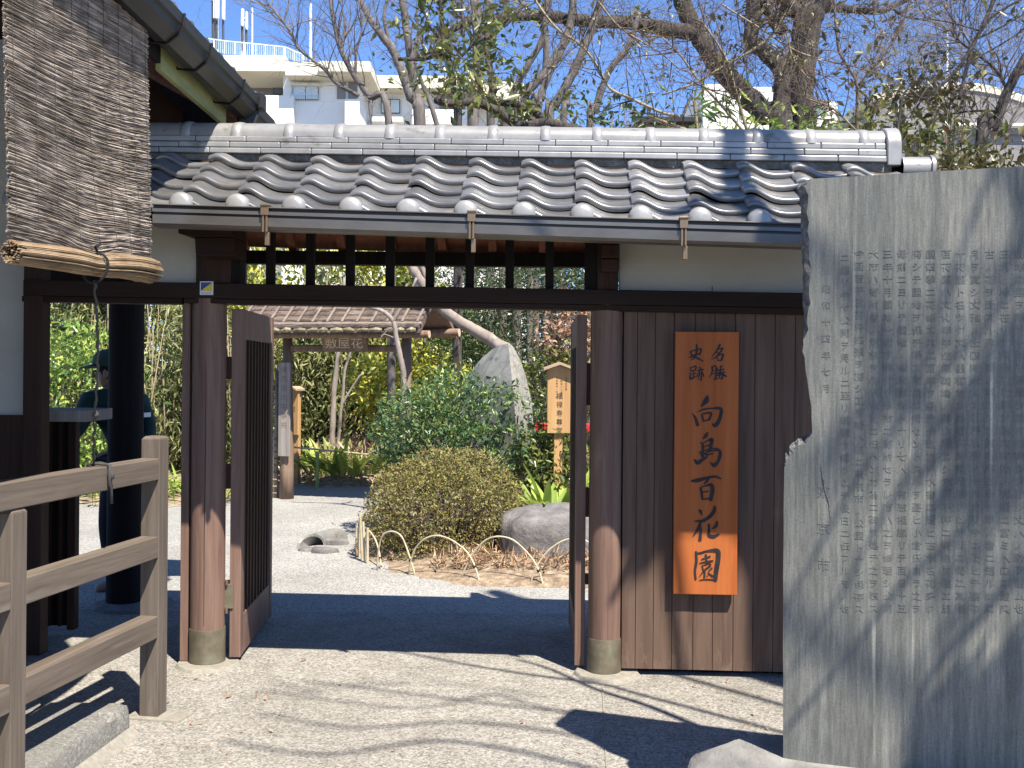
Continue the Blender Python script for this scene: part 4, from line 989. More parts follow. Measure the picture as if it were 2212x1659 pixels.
m.tube([fr_(-SQ - .006, -.02), fr_(-SQ - .006, .008), fr_(0, .010), fr_(SQ + .006, .006), fr_(SQ + .008, -.05), fr_(SQ + .008, -.12, .01)], .006, 6)
m.tube([fr_(-SQ + .0, .008, .012), fr_(.0, .013, .010), fr_(SQ + .009, .006, -.008), fr_(SQ + .012, -.03, -.014), fr_(SQ + .010, -.075, -.012), fr_(SQ + .01, -.085, .0), fr_(SQ + .012, -.15, .004)], .0065, 6)
m.lathe(fr_(SQ + .010, -.035), [(.003, -.02), (.014, -.012), (.016, .004), (.008, .018), (.002, .022)], 8)
rope = m.build('rope', M['cord'], None, True); tag(rope, 'grey rope from the blind knotted round the top fence rail', 'rope')

# ================================================================== THE STELE ON ITS ROCK
sb0 = W(1691, 1612, 3.55)
S_ = Frame(sb0.x, sb0.y, rad(21.5))
stele = fempty('inscribed_stele', S_, 'tall grey stone tablet with carved characters and a chipped left edge', 'monument')
OUT = [(1691, 1660), (1690.5, 1400), (1691, 1200), (1692, 1005), (1695, 985), (1704, 962), (1720, 949), (1738, 946), (1750, 931), (1748, 875), (1737, 800), (1731, 745), (1735, 700), (1732, 640), (1729, 560), (1727, 480), (1723, 402), (1728, 393), (1742, 386)]
INN = [(1692, 1660), (1691.6, 1400), (1692.2, 1200), (1694, 1010), (1699, 1000), (1712, 975), (1726, 962), (1742, 957), (1755, 935), (1752, 875), (1741, 800), (1735, 745), (1746, 700), (1752, 640), (1748.5, 560), (1747, 480), (1741, 402), (1744, 394), (1752, 386.3)]
def densify(P, k):
    out = []
    for a, b in zip(P[:-1], P[1:]):
        for i in range(k): out.append((a[0] + (b[0] - a[0]) * i / k, a[1] + (b[1] - a[1]) * i / k))
    return out + [P[-1]]
TH = .26
xr = S_.px(2300, 900, 0)[0] + .75
ztopR = S_.px(2212, 358.5, 0)[1]; ztopL = S_.px(1752, 386, 0)[1]; kt = (ztopR - ztopL) / (S_.px(2212, 358, 0)[0] - S_.px(1752, 386, 0)[0])
inn = [S_.px(x, y, 0) for x, y in densify(INN, 4)]; out_ = [S_.px(x, y, 0) for x, y in densify(OUT, 4)]
zbot = .16
inn[0] = (inn[0][0], zbot); out_[0] = (out_[0][0], zbot)
m = MB(); n = len(inn); rn = random.Random(9)
rough = [1 if (y > 400 and (y < 760 or 940 < y < 1005)) else .15 for x, y in densify(OUT, 4)]
jit = lambda a, i: rn.uniform(-a, a) * rough[i]
v_in = [(a + jit(.006, i), 0, b) for i, (a, b) in enumerate(inn)]
v_mid = [(a * .55 + out_[i][0] * .45 + jit(.006, i), .012 + jit(.007, i), b * .55 + out_[i][1] * .45 + jit(.005, i)) for i, (a, b) in enumerate(inn)]
v_mid2 = [(a * .2 + out_[i][0] * .8 + jit(.005, i), .028 + jit(.008, i), b * .2 + out_[i][1] * .8 + jit(.005, i)) for i, (a, b) in enumerate(inn)]
v_out = [(a + jit(.004, i), .045 + jit(.006, i), b) for i, (a, b) in enumerate(out_)]
v_bk = [(a + jit(.006, i) + .01, TH, b) for i, (a, b) in enumerate(out_)]
rows_ = [v_in, v_mid, v_mid2, v_out, v_bk]
# front face: the inner line plus the right-hand corners
fr = v_in + [(xr, 0, v_in[-1][2] + kt * (xr - v_in[-1][0])), (xr, 0, zbot)]
bk = v_bk + [(xr, TH, fr[n][2]), (xr, TH, zbot)]
top_l = v_in[-1]
m.add(fr, [list(range(len(fr)))], 0)
b0 = len(m.v)
for r_ in rows_: m.add(r_, [], 1)
for k in range(4):
    for i in range(n - 1):
        q = b0 + k * n + i; m.f.append([q, q + 1, q + n + 1, q + n]); m.m.append(0 if (k < 3 and rough[i] < .5) else 1)
# top, right side and back
m.add([fr[n - 1], v_mid[-1], v_mid2[-1], v_out[-1], v_bk[-1], bk[n], fr[n]], [(0, 1, 2, 3, 4, 5, 6)], 0)
m.add([fr[n], bk[n], bk[n + 1], fr[n + 1]], [(0, 1, 2, 3)], 1); m.add(bk, [list(range(len(bk)))[::-1]], 1)
stone = m.build('stone', [M['slab'], M['slab_rough']], stele)
# inscription
cols_x = [1826, 1856.5, 1888, 1918, 1949, 1981, 2011, 2045, 2075, 2107, 2139, 2171, 2203]
INS = ['ニ園リ今ヤ公開ヲ見ルニ至リ概要ヲ録シ以テ後日ニ伝フルモノ也', '今回若干三百坪拡張ヲ施シ工ヲ竣ヘ茲ニ東京市ノ公園トナシ保存ス', '大市ハ寄附者ノ芳志ヲ永ク後世ニ伝ヘンカ為ニ碑ヲ建テ之ヲ表ス', '三年十月園地一切ヲ挙ケテ本市ニ寄附セラレ市ハ之ヲ修理シ公開', '母第ニヨリテ園地ノ維持困難トナリ七人ノ有志相謀リテ百日十五',
       '廃シテ園地ヲ保チ得ス荒蕪ニ帰セントスルヲ憂ヒ小倉氏自ラ之ヲ', '園四季ニ花絶エス二百年ヲ経テ十数次ノ水害ニ遭ヒ古木名花多ク', '百花園ハ文化年中佐原鞠塢ノ開ク所ニシテ三千坪ニ梅樹ヲ植エ至', '十花園ト名ツケ文人墨客常ニ来遊シ詩歌俳諧ヲ以テ世ニ聞ユ其後', '月ヲ賞シ文雅ノ士四時絶エス江戸名所ノ一トナリ今ニ及ヒテ猶存', '古ノ花ヲ愛スル民ノ憩ノ地ニシテ其由来三十一年ノ昔ニ遡ル故ニ', '三北ノ地ニ在リテ園内ニ七草ヲ植エ春秋ノ眺望ニ富ミ人口ニ膾炙', '此地ニ園ヲ開キシヨリ星霜ヲ重ネ石碑多ク存シ文人ノ跡ヲ留ム也']
m = MB(); pitch = (1328 - 539) / 28.6 / 1.0
def put(text, x, ytop, ybot, wpx):
    lt, zt = S_.px(x, ytop, 0); lbm, zb = S_.px(x, ybot, 0); size = wpx * 1.0 * 3.36 / F * .92
    step = (zt - zb) / len(text)
    for i, ch in enumerate(text):
        c = lt + (lbm - lt) * i / len(text)
        text_into(m, ch, size, lambda a, b, d: (c + a * .95, -.0014 if d > 0 else .0002, zt - step * (i + .1) + b * .9), extrude=.001, res=1)
for x, t in zip(cols_x, INS): put(t, x, 537 + (x < 1840) * 8, 1330, 24.5)
put('昭和十四年七月', 1785, 612, 862, 24); put('東京市', 1780, 1042, 1278, 36)
m.build('inscription', M['slab'], stele)
m = MB()                                  # a crack through the carving
pts = [S_.px(x, y, 0) for x, y in ((1773, 1008), (1778, 1035), (1782, 1058), (1790, 1085), (1794, 1120))]; m.tube([(a, -.0005, b) for a, b in pts], [.001, .003, .0035, .002, .001], 5)
m.build('crack', M['slab_rough'], stele)
# plinth rock
def rocky(name, ring, z, mat, top_in=.04, seed=0, label=None, cat=None, parent=None, rough=.02, sub=3, hump=.0):
    """a squat boulder over an outline: sides bulge, top is rough"""
    cx_, cy_ = sum(p[0] for p in ring) / len(ring), sum(p[1] for p in ring) / len(ring)
    R = []
    for a, b in zip(ring, ring[1:] + ring[:1]):
        for i in range(sub): R.append((a[0] + (b[0] - a[0]) * i / sub, a[1] + (b[1] - a[1]) * i / sub))
    lv = [(0, 1.02), (.35, 1.03), (.7, 1.0), (.9, .97), (1.0, .90), (1.03, .6), (1.04, .3), (1.04, .02)]
    vs, fs, n = [], [], len(R)
    for k, (h, s) in enumerate(lv):
        for i, (x, y) in enumerate(R):
            px_, py_ = cx_ + (x - cx_) * s, cy_ + (y - cy_) * s
            q = Vector((px_ * 4, py_ * 4, h * z * 5 + seed)); d = mnoise.noise(q) * rough + mnoise.noise(q * 3.1) * rough * .4
            rr = Vector((px_ - cx_, py_ - cy_)).normalized() if k < 7 else Vector((0, 0))
            vs.append((px_ + rr.x * d, py_ + rr.y * d, max(-.02, h * z + hump * (1 - s) + (d * .7 if k > 1 else 0) - (.02 if k == 0 else 0))))
    for k in range(len(lv) - 1):
        for i in range(n): fs.append((k * n + i, k * n + (i + 1) % n, (k + 1) * n + (i + 1) % n, (k + 1) * n + i))
    fs.append([(len(lv) - 1) * n + i for i in range(n)])
    o = MB().add(vs, fs).build(name, mat, parent, True, auto=60)
    return tag(o, label, cat)
r0 = GP(1592, 1580, .28); r1 = GP(1480, 1672, .26)
ring = [(r0.x, r0.y), (r0.x + .25, r0.y + .02), (r0.x + .9, r0.y - .15), (3.1, 3.0), (3.0, 1.9), (1.6, 2.6), (r1.x + .12, r1.y - .12), (r1.x - .01, r1.y + .05), (r1.x + .06, r1.y + .18)]
rocky('plinth_rock', ring, .275, M['base_rock'], seed=4, label='low pale boulder under the inscribed tablet', cat='rock', rough=.03, sub=6)

# ================================================================== THE GARDEN BEHIND
def plant(name, loc, label, cat, group=None): return empty(name, loc, 0, label, cat, group)
def child(o, parent):
    o.parent = parent; o.location = -Vector(parent.location); return o
def shrub(name, label, c, r, n, size, mat, cat='shrub', group=None, stems=9, stem_mat='twig_brown', k=None, kind=None, **lk):
    """a bush: leaf clumps through an ellipsoid on a fan of stems"""
    t = plant(name, (c[0], c[1], 0), label, cat, group)
    per = lk.pop('per', 14); cs = lk.pop('cs', size * 1.6)
    P, D = clumps(c, r, n // per, per, cs, **(k or {})); keep = P[:, 2] > .02; P, D = P[keep], D[keep]
    child(leaves('foliage', P, size, M[mat], D=D * lk.pop('out', .6), **lk), t)
    m = MB(); rn = random.Random(int(abs(c[0] * 91 + c[1] * 17)))
    for i in range(stems):
        a = rn.uniform(0, 6.28); e = Vector((c[0] + math.cos(a) * r[0] * .6, c[1] + math.sin(a) * r[1] * .6, c[2] + r[2] * rn.uniform(.0, .7)))
        b = Vector((c[0] + math.cos(a) * .1, c[1] + math.sin(a) * .1, -.02)); mid = b.lerp(e, .5) + Vector((rn.uniform(-.1, .1), rn.uniform(-.1, .1), .1)) * r[0]
        m.tube([b, mid, e], [.012 + .01 * r[0], .010, .004], 5)
    child(m.build('stems', M[stem_mat], None, True), t)
    return t
az = shrub('azalea_bush', 'rounded clipped bush with small brownish leaves in the garden bed behind the gate', (-.56, 9.16, .36), (.68, .60, .47), 30000, .026, 'lf_azalea', 'bush', stems=40, k=dict(shell=.42, noise=.15, lumps=22), per=10, cs=.028, aspect=.42, up=.25, out=.8)
m = MB(); rn = random.Random(4)
for i in range(260):                                              # the tangle of fine twigs low in the bush
    a = rn.uniform(0, 6.28); q = rn.uniform(.2, 1); b = Vector((-.56 + .35 * q * math.cos(a), 9.16 + .3 * q * math.sin(a), 0)); e = Vector((-.56 + .66 * math.cos(a) * q, 9.16 + .58 * math.sin(a) * q, rn.uniform(.15, .55)))
    m.tube([b, b.lerp(e, .5) + Vector((rn.uniform(-.05, .05), rn.uniform(-.05, .05), .05)), e], [.006, .004, .002], 4)
child(m.build('fine_twigs', M['twig_grey'], None), az)
shrub('nandina_bush', 'feathery blue-green bush between the inner gate and the pointed stone', (-.68, 10.3, .86), (.56, .5, .50), 8200, .058, 'lf_nandina', 'bush', stems=26, k=dict(shell=.6, noise=.55, lumps=16), per=16, cs=.06, aspect=.36, up=.7, out=.5)
shrub('leafy_bush', 'loose bush of mid-green leaves below the wooden notice board', (.40, 10.45, .68), (.36, .32, .36), 2200, .065, 'lf_camellia', 'bush', k=dict(shell=.6, noise=.3), stems=12, up=.5)

def strap_clump(name, label, c, n, L, w, mat, spread=.35, seed=0, group=None):
    t = plant(name, (c[0], c[1], 0), label, 'plant', group); rn = random.Random(seed); m = MB(); kk = 6
    for i in range(n):
        a = rn.uniform(0, 6.28); q = spread * math.sqrt(rn.random()); b = Vector((c[0] + q * math.cos(a) * 1.3, c[1] + q * math.sin(a), c[2])); l = L * rn.uniform(.65, 1.15)
        a2 = a + rn.uniform(-.8, .8); out = Vector((math.cos(a2), math.sin(a2), 0)); lean = rn.uniform(.30, 1.05); sd = Vector((-out.y, out.x, 0)); vs = []
        for j in range(kk + 1):
            s = j / kk; p = b + out * (l * lean * s ** 1.5) + Vector((0, 0, l * (s - .38 * lean * s * s * 1.3))); ww = w * max(.06, math.sin(math.pi * min(1, (s * .86 + .10))) ** .8) * (.35 if s < .22 else 1) * .5
            vs += [p - sd * ww + Vector((0, 0, ww * .5)), p, p + sd * ww + Vector((0, 0, ww * .5))]
        m.add(vs, [(j * 3 + e, j * 3 + e + 1, j * 3 + e + 4, j * 3 + e + 3) for j in range(kk) for e in (0, 1)])
    child(m.build('strap_leaves', M[mat], None, True), t); return t
strap_clump('strap_leaf_plant', 'clump of broad yellow-green strap leaves behind the bamboo rail', (-2.26, 15.0, .04), 170, .60, .070, 'lf_asp', .50, 1)
strap_clump('strap_leaf_plant', 'tall strap leaves behind the grey boulder by the right door leaf', (.40, 9.72, .10), 60, .66, .080, 'lf_asp', .16, 2)
strap_clump('strap_leaf_plant', 'bright grassy plant by the gravel, seen between the counter and the pillar', (-4.55, 12.6, .0), 90, .50, .035, 'lf_asp', .40, 3)
strap_clump('strap_leaf_plant', 'bright grassy plant by the gravel, seen just left of the left gate post', (-3.75, 12.55, .0), 90, .45, .035, 'lf_asp', .40, 4)

# pointed standing stone
def P3(x, y, Y): return W(x, y, Y)
le = [(1098, 742), (1078, 746), (1060, 757), (1042, 772), (1024, 793), (1010, 820), (1000, 850), (992, 920), (988, 1000), (985, 1140)]
rg = [(1098, 742), (1101, 775), (1104, 800), (1109, 850), (1113, 900), (1117, 960), (1120, 1010), (1124, 1140)]
re_ = [(1098, 742), (1108, 748), (1120, 768), (1132, 800), (1142, 835), (1149, 870), (1152, 910), (1151, 960), (1152, 1140)]
def rs(P, n):
    P = [Vector(p) for p in P]; d = [0]
    for a, b in zip(P[:-1], P[1:]): d.append(d[-1] + (b - a).length)
    out = []
    for i in range(n):
        t = d[-1] * i / (n - 1); k = max(j for j in range(len(d)) if d[j] <= t + 1e-9); k = min(k, len(P) - 2); out.append(P[k].lerp(P[k + 1], (t - d[k]) / max(1e-9, d[k + 1] - d[k])))
    return out
nn_ = 22; A1, B1, C1 = rs(le, nn_), rs(rg, nn_), rs(re_, nn_)
ob = plant('standing_stone', (-.1, 10.9, 0), 'tall pointed grey stone standing behind the feathery bush', 'stone')
m = MB(); vs, fs = [], []
colsn = 9
for i in range(nn_):
    f = min(1, i / 5)
    for j in range(colsn):
        t = j / (colsn - 1); p = W(*(A1[i].lerp(B1[i], t)), 11.0 - .32 * t * f); d = mnoise.noise(p * 3.0) * .02; vs.append((p.x, p.y + d, p.z))
for i in range(nn_ - 1):
    for j in range(colsn - 1): q = i * colsn + j; fs.append((q, q + 1, q + colsn + 1, q + colsn))
m.add(vs, fs, 0); vs, fs = [], []
for i in range(nn_):
    f = min(1, i / 5)
    for j in range(colsn):
        t = j / (colsn - 1); p = W(*(B1[i].lerp(C1[i], t)), 10.68 + .5 * t * f + .32 * (1 - f)); d = mnoise.noise(p * 8.0) * .012; vs.append((p.x, p.y + d, p.z))
for i in range(nn_ - 1):
    for j in range(colsn - 1): q = i * colsn + j; fs.append((q, q + 1, q + colsn + 1, q + colsn))
m.add(vs, fs, 1)
bk_ = [W(*a, 11.0) for a in A1] + [W(*c, 11.2) for c in C1[::-1]]; m.add([(p.x, p.y + .12, p.z) for p in bk_], [list(range(len(bk_)))], 1)
a_, c_ = [W(*a, 11.0) for a in A1], [W(*c, 11.18) for c in C1]
for L_ in (a_, c_):
    m.add([tuple(p) for p in L_] + [(p.x, p.y + .12, p.z) for p in L_], [(i, i + 1, nn_ + i + 1, nn_ + i) for i in range(nn_ - 1)], 1)
child(m.build('stone', [M['obelisk'], M['obelisk_side']], None, True, auto=40), ob)
# grey boulder right of the azalea
b0_, b1_ = GP(1085, 1216), GP(1320, 1222)
ring = [(b0_.x, b0_.y), (b0_.x + .1, b0_.y - .14), ((b0_.x + b1_.x) / 2, b0_.y - .18), (b1_.x, b0_.y - .1), (b1_.x + .15, b0_.y + .3), (b1_.x - .1, b0_.y + .7), (b0_.x + .15, b0_.y + .65), (b0_.x - .04, b0_.y + .3)]
rocky('boulder', ring, .36, M['rock'], seed=8, label='large smooth grey boulder beside the rounded bush', cat='rock', rough=.05, sub=5, hump=.10)
for i, (x, y, s) in enumerate(((662, 1190, .055), (700, 1193, .075), (724, 1176, .07))):
    c = GP(x, y); ring = [(c.x + s * 1.5 * math.cos(a) * (1 + .2 * math.sin(3 * a + i)), c.y + s * math.sin(a)) for a in np.linspace(0, 6.28, 9)[:-1]]
    rocky('edging_stone', ring, (.03 + .012 * i), M['rock'], seed=i, label=['small flat stone in front of the half-round edging tile', 'flat stone on the gravel right of the edging tile', 'rounded stone behind the edging tile, next to the bamboo stakes'][i], cat='stone', rough=.02, sub=3)
c0_, c1_ = GP(672, 1182), GP(722, 1168); m = MB(); vs, fs = [], []
for k, c in enumerate((c0_, c1_)):
    for rr in (.115, .095):
        for j in range(13): a = math.pi * j / 12; vs.append((c.x + rr * math.cos(a) * .95, c.y + .1 * math.cos(a), max(-.01, rr * math.sin(a))))
for j in range(12): fs += [(j, j + 1, 27 + j, 26 + j), (13 + j, 14 + j, 40 + j, 39 + j), (j, j + 1, 14 + j, 13 + j), (26 + j, 27 + j, 40 + j, 39 + j)]
tag(m.add(vs, fs).build('edging_tile', M['ridge'], None, True, auto=40), 'half-round grey roof tile lying on the gravel as path edging', 'tile')

# bamboo hoops along the bed, tied where they cross
HOOPS = [([(781, 1190), (777, 1150), (781, 1136), (796, 1145), (811, 1166), (820, 1198), (824, 1230)], 'low bamboo hoop nearest the stakes at the left of the bed'),
         ([(815, 1232), (818, 1185), (828, 1155), (848, 1148), (868, 1160), (884, 1200), (897, 1243)], 'second bamboo hoop from the stakes, in front of the rounded bush'),
         ([(882, 1241), (893, 1193), (915, 1166), (944, 1157), (976, 1167), (1008, 1192), (1026, 1224), (1036, 1259)], 'wide bamboo hoop in front of the middle of the rounded bush'),
         ([(994, 1252), (1017, 1203), (1045, 1170), (1074, 1159), (1109, 1167), (1145, 1201), (1164, 1233), (1174, 1266)], 'wide bamboo hoop in front of the grey boulder'),
         ([(1145, 1263), (1158, 1226), (1185, 1189), (1222, 1166), (1262, 1166), (1300, 1200), (1320, 1240), (1330, 1268)], 'bamboo hoop half hidden by the right door leaf')]
for pts, lab in HOOPS:
    ga, gb_ = GP(*pts[0]), GP(*pts[-1]); n = len(pts); P = []
    C_ = catmull(pts, [1] * n, 4); nC = len(C_)
    for i, p in enumerate(C_): Yd = ga.y + (gb_.y - ga.y) * i / (nC - 1) + .0; P.append(W(p.x, p.y, Yd))
    P[0].z = P[-1].z = -.02; hp = plant('bamboo_hoop', (ga.x, ga.y, 0), lab, 'bamboo hoop', 'bamboo hoops along the garden bed')
    child(MB().tube(P, [.0068 + .0008 * math.sin(i * 1.7) for i in range(nC)], 7).build('bamboo_strip', M['bamboo'], None, True), hp)
    q = P[int(nC * .86)]; child(MB().tube([q - Vector((.014, 0, .004)), q + Vector((.010, 0, .003))], .011, 7).build('black_tie', M['black_cord'], None, True), hp)
st_ = GP(783, 1212); t = plant('bamboo_stakes', (st_.x, st_.y, 0), 'bundle of split bamboo stakes at the corner of the bed', 'stakes'); rn = random.Random(2)
for (x, yt, yb) in ((768, 1130, 1200), (775, 1108, 1205), (781, 1118, 1210), (787, 1127, 1214), (792, 1140, 1217), (773, 1140, 1203)):
    g_ = GP(x + 2, yb); tp = W(x + rn.uniform(-3, 3), yt, g_.y); child(MB().tube([(g_.x, g_.y, -.03), tp], [.0115, .010], 7).build('stake', M['bamboo'], None, True, auto=50), t)

# the inner gate with its bark roof
i0 = GP(619, 1077); I = Frame(i0.x, i0.y, rad(15))
ig = fempty('inner_gate', I, 'rustic inner gate with log posts and a bark roof held by bamboo', 'gate')
er, el = I.px(906, 713, -.52), I.px(540, 709, -.52); EZ = (er[1] + el[1]) / 2; RX0, RX1 = el[0] - .2, er[0]
rzr = EZ + .46; RYr = .12
m = MB(); m.hexa([(RX0, -.52, EZ - .045), (RX1, -.52, EZ - .045), (RX1, RYr, rzr - .05), (RX0, RYr, rzr - .05), (RX0, -.52, EZ + .02), (RX1, -.52, EZ + .02), (RX1, RYr, rzr + .02), (RX0, RYr, rzr + .02)]); fr_roof = m.build('front_roof', M['bark_roof'], ig)
m = MB(); m.hexa([(RX0, RYr + .001, rzr - .05), (RX1, RYr + .001, rzr - .05), (RX1, .82, EZ - .06), (RX0, .82, EZ - .06), (RX0, RYr + .001, rzr + .02), (RX1, RYr + .001, rzr + .02), (RX1, .82, EZ + .0), (RX0, .82, EZ + .0)]); m.build('rear_roof', M['log'], ig)
# ragged courses of bark
rn = random.Random(8); m = MB()
for r in range(7):
    f = r / 7; y = -.53 + (RYr + .50) * f; z = EZ + .03 + (rzr - EZ) * f; x = RX0
    while x < RX1:
        w = rn.uniform(.05, .14); d = rn.uniform(-.02, .015)
        m.hexa([(x, y + d, z - .012), (min(x + w, RX1), y + d, z - .012), (min(x + w, RX1), y + .13, z + .075), (x, y + .13, z + .075), (x, y + d, z + .010 + rn.uniform(0, .012)), (min(x + w, RX1), y + d, z + .010 + rn.uniform(0, .012)), (min(x + w, RX1), y + .13, z + .085), (x, y + .13, z + .085)]); x += w + .004
m.build('bark_courses', M['bark_roof'], fr_roof)
m = MB(); x = RX0
while x < RX1 - .02:
    w = rn.uniform(.09, .15); q = rn.uniform(-.008, .008); m.tube([(x, -.535, EZ - .012 + q), (x + w * .5, -.542, EZ - .008), (x + w, -.535, EZ - .012 - q)], [.018, .030 + rn.uniform(-.006, .004), .019], 7); x += w + rn.uniform(.012, .045)
m.build('mossy_edge', M['moss_roof'], fr_roof)
sl = Vector((0, RYr + .52, rzr - EZ)).normalized()
for z_, y_, rr in ((.06, -.50, .020), (.19, -.26, .016), (.31, -.07, .016), (.43, .06, .016)):
    child_ = MB().tube([(RX0, y_, EZ + z_), (RX1 + .02, y_, EZ + z_)], rr, 8).build('bamboo_pole', M['bamboo_grey'], fr_roof, True, auto=50)
x = RX0 + .06
while x < RX1 - .03:
    m = MB(); m.bar((x, -.49, EZ + .085), (x + .02, RYr - .0, rzr + .10), .026, .014); m.build('bamboo_batten', M['bamboo_grey'], fr_roof); x += .183
for y_, z_, rr, ex in ((RYr, rzr - .11, .052, .10), (-.36, EZ - .055, .045, .06), (.62, EZ + .0, .05, .10)):
    o = MB().tube([(RX0, y_, z_), (RX1 + ex, y_, z_)], rr, 12).build('log_purlin', M['log'], ig, True, auto=50)
    MB().tube([(RX1 + ex, y_, z_), (RX1 + ex + .003, y_, z_)], rr * .98, 12).build('cut_end', M['log_end'], o)
x = RX0
while x < RX1:
    m = MB(); m.tube([(x, -.50, EZ - .075), (x, RYr, rzr - .085)], .02, 7); m.build('rafter_pole', M['log'], ig, True); x += .23
for f in (RX1 - .02,):
    m = MB(); m.bar((f, RYr, rzr - .02), (f, .86, EZ - .05), .03, .05); m.bar((f, RYr, rzr - .02), (f, -.50, EZ - .03), .03, .05); m.build('barge_board', M['log'], ig)
ptop = EZ - .05
lxp = I.px(878, 770, 0)[0]
for lx, lab in ((0, None), (lxp, None)):
    m = MB(); m.lathe((lx, 0, 0), [(.088, -.02), (.082, .35), (.078, .9), (.062, 1.3), (.058, ptop)], 14); m.build('log_post', M['log'], ig, True)
bz0, bz1 = I.px(750, 760, -.06)[1], I.px(750, 745, -.06)[1]
m = MB(); m.box(.05, lxp - .05, -.05, .05, bz0, bz1); m.build('log_beam', M['log'], ig, bevel=.02)
n0, n1 = I.px(694, 735, -.22), I.px(791, 735, -.22); nz0, nz1 = I.px(740, 757, -.22)[1], I.px(740, 719, -.22)[1]
m = MB(); m.hexa([(n0[0], -.16, nz0), (n1[0], -.16, nz0), (n1[0], -.12, nz0), (n0[0], -.12, nz0), (n0[0] - .02, -.22, nz1), (n1[0] - .02, -.22, nz1), (n1[0] - .02, -.18, nz1), (n0[0] - .02, -.18, nz1)])
np_ = m.build('name_board', M['log'], ig); m = MB(); nw = n1[0] - n0[0]
nh_ = nz1 - nz0
text_into(m, '敷屋花', nw * .235, lambda a, b, d: ((n0[0] + n1[0]) / 2 - .01 + a * 1.22, -.224 + .06 * (nh_ * .30 - b) / nh_, nz1 - nh_ * .30 + b)); m.build('lettering', M['log_end'], np_)
v0_, v1_ = I.px(604, 783, -.10), I.px(630, 986, -.10)
m = MB(); m.box(v0_[0], v1_[0] - .02, -.125, -.095, v1_[1], v0_[1]); vb = m.build('verse_board', M['grey_wood'], ig, bevel=.004); m = MB()
text_into(m, vtext('東西南北客争来'), .085, lambda a, b, d: ((v0_[0] + v1_[0]) / 2 - .01 + a, -.1265, v0_[1] - .05 + b), 1.3); m.build('lettering', M['log'], vb)
m = MB()                                                           # the bamboo sleeve fence at its left
for i in range(13):
    x = -.18 - i * .033; m.tube([(x, .02, -.02), (x, .02, .78 + .01 * math.sin(i))], .016, 6)
m.build('bamboo_sleeve', M['bamboo'], ig, True); m = MB()
for z in np.linspace(.06, .72, 9): m.tube([(-.62, -.004, z), (-.13, -.004, z)], .010, 6)
for x in (-.15, -.6): m.tube([(x, .02, -.02), (x, .02, 1.55)], .025, 8)
m.build('bamboo_ties', M['bamboo_grey'], ig, True)

# notice boards with little roofs
def notice(name, label, x0, x1, yt, yb, Y, yaw, post, big, small=None):
    cx_ = W((x0 + x1) / 2, 850, Y).x; fr = Frame(cx_, Y, yaw); t = fempty(name, fr, label, 'sign')
    (l0, zt), (l1, zb) = fr.px(x0, yt, 0), fr.px(x1, yb, 0)
    m = MB(); m.box(l0, l1, 0, .035, zb, zt); bo = m.build('board', M['pale_wood'], t, bevel=.003)
    cxl = (l0 + l1) / 2; w = (l1 - l0) / 2 * 1.38; h = w * .30
    m = MB()
    for s in (-1, 1): m.hexa([(cxl, -.07, zt + h), (cxl + s * w, -.07, zt - .01), (cxl + s * w, .11, zt - .01), (cxl, .11, zt + h), (cxl, -.07, zt + h + .025), (cxl + s * w, -.07, zt + .015), (cxl + s * w, .11, zt + .015), (cxl, .11, zt + h + .025)])
    m.extr([(cxl - w * .7, zt - .005), (cxl + w * .7, zt - .005), (cxl, zt + h)], lambda a, b: (a, -.02, b), lambda a, b: (a, .05, b))
    m.build('little_roof', M['roof_wood'], t)
    m = MB(); m.box(cxl - .04, cxl + .04, .0355, .09, 0, zt - .03); m.build('board_post', M['pale_wood'], t)
    m = MB(); W_ = l1 - l0
    text_into(m, vtext(big), W_ * .29, lambda a, b, d: (cxl + a + W_ * .02, -.0015, zb + (zt - zb) * .63 + b), 1.28)
    if small:
        for i, s in enumerate(small): text_into(m, vtext(s), W_ * .095, lambda a, b, d, i=i: (cxl + a + W_ * (.30 - .2 * i), -.0015, zt - (zt - zb) * (.12 + .05 * (i % 2)) + b), 1.25, res=1)
    m.build('lettering', M['ink'], bo); return t
notice('notice_board', 'tall wooden notice board with a small gabled roof right of the pointed stone', 1183, 1232, 798, 936, 10.2, rad(-4), True, '福禄寿尊堂', ['向島百花園', '隅田川七福神', '佐原鞠塢ノ祀ル像'])
notice('notice_board', 'narrow wooden notice board half hidden behind the inner gate post', 628, 643, 842, 940, 14.6, rad(30), True, '庭門')
ws_ = W(766, 850, 21); t = plant('white_notice', (ws_.x, ws_.y, 0), 'small white notice on a pale post far back in the garden', 'sign')
child(MB().box(ws_.x - .14, ws_.x + .14, 20.98, 21, ws_.z - .14, ws_.z + .1).build('panel', M['white'], None), t); child(MB().box(ws_.x - .05, ws_.x + .05, 21.001, 21.07, 0, ws_.z - .1).build('post', M['pale_wood'], None), t)
# bench under red cloth
rb = W(1180, 921, 12.9); t = plant('red_table', (rb.x, 12.9, 0), 'small table under a bright red cloth between the pointed stone and the notice board', 'table')
child(MB().box(rb.x - .36, rb.x + .56, 12.7, 13.1, rb.z, rb.z + .03).build('red_cloth_top', M['red'], None), t)
m = MB(); P = [(rb.x - .36 + .92 * i / 30, 12.685 + .010 * math.sin(i * 1.9)) for i in range(31)]
m.add([(x, y, rb.z + .028) for x, y in P] + [(x, y - .012 * math.sin(i * 2.3), rb.z - .055 - .012 * math.sin(i * 1.3)) for i, (x, y) in enumerate(P)], [(i, i + 1, 32 + i, 31 + i) for i in range(30)])
child(m.build('red_cloth_skirt', M['red'], None, True), t)
for dx in (-.3, .5): child(MB().box(rb.x + dx - .03, rb.x + dx + .03, 12.8, 13.0, 0, rb.z).build('leg', M['log'], None), t)
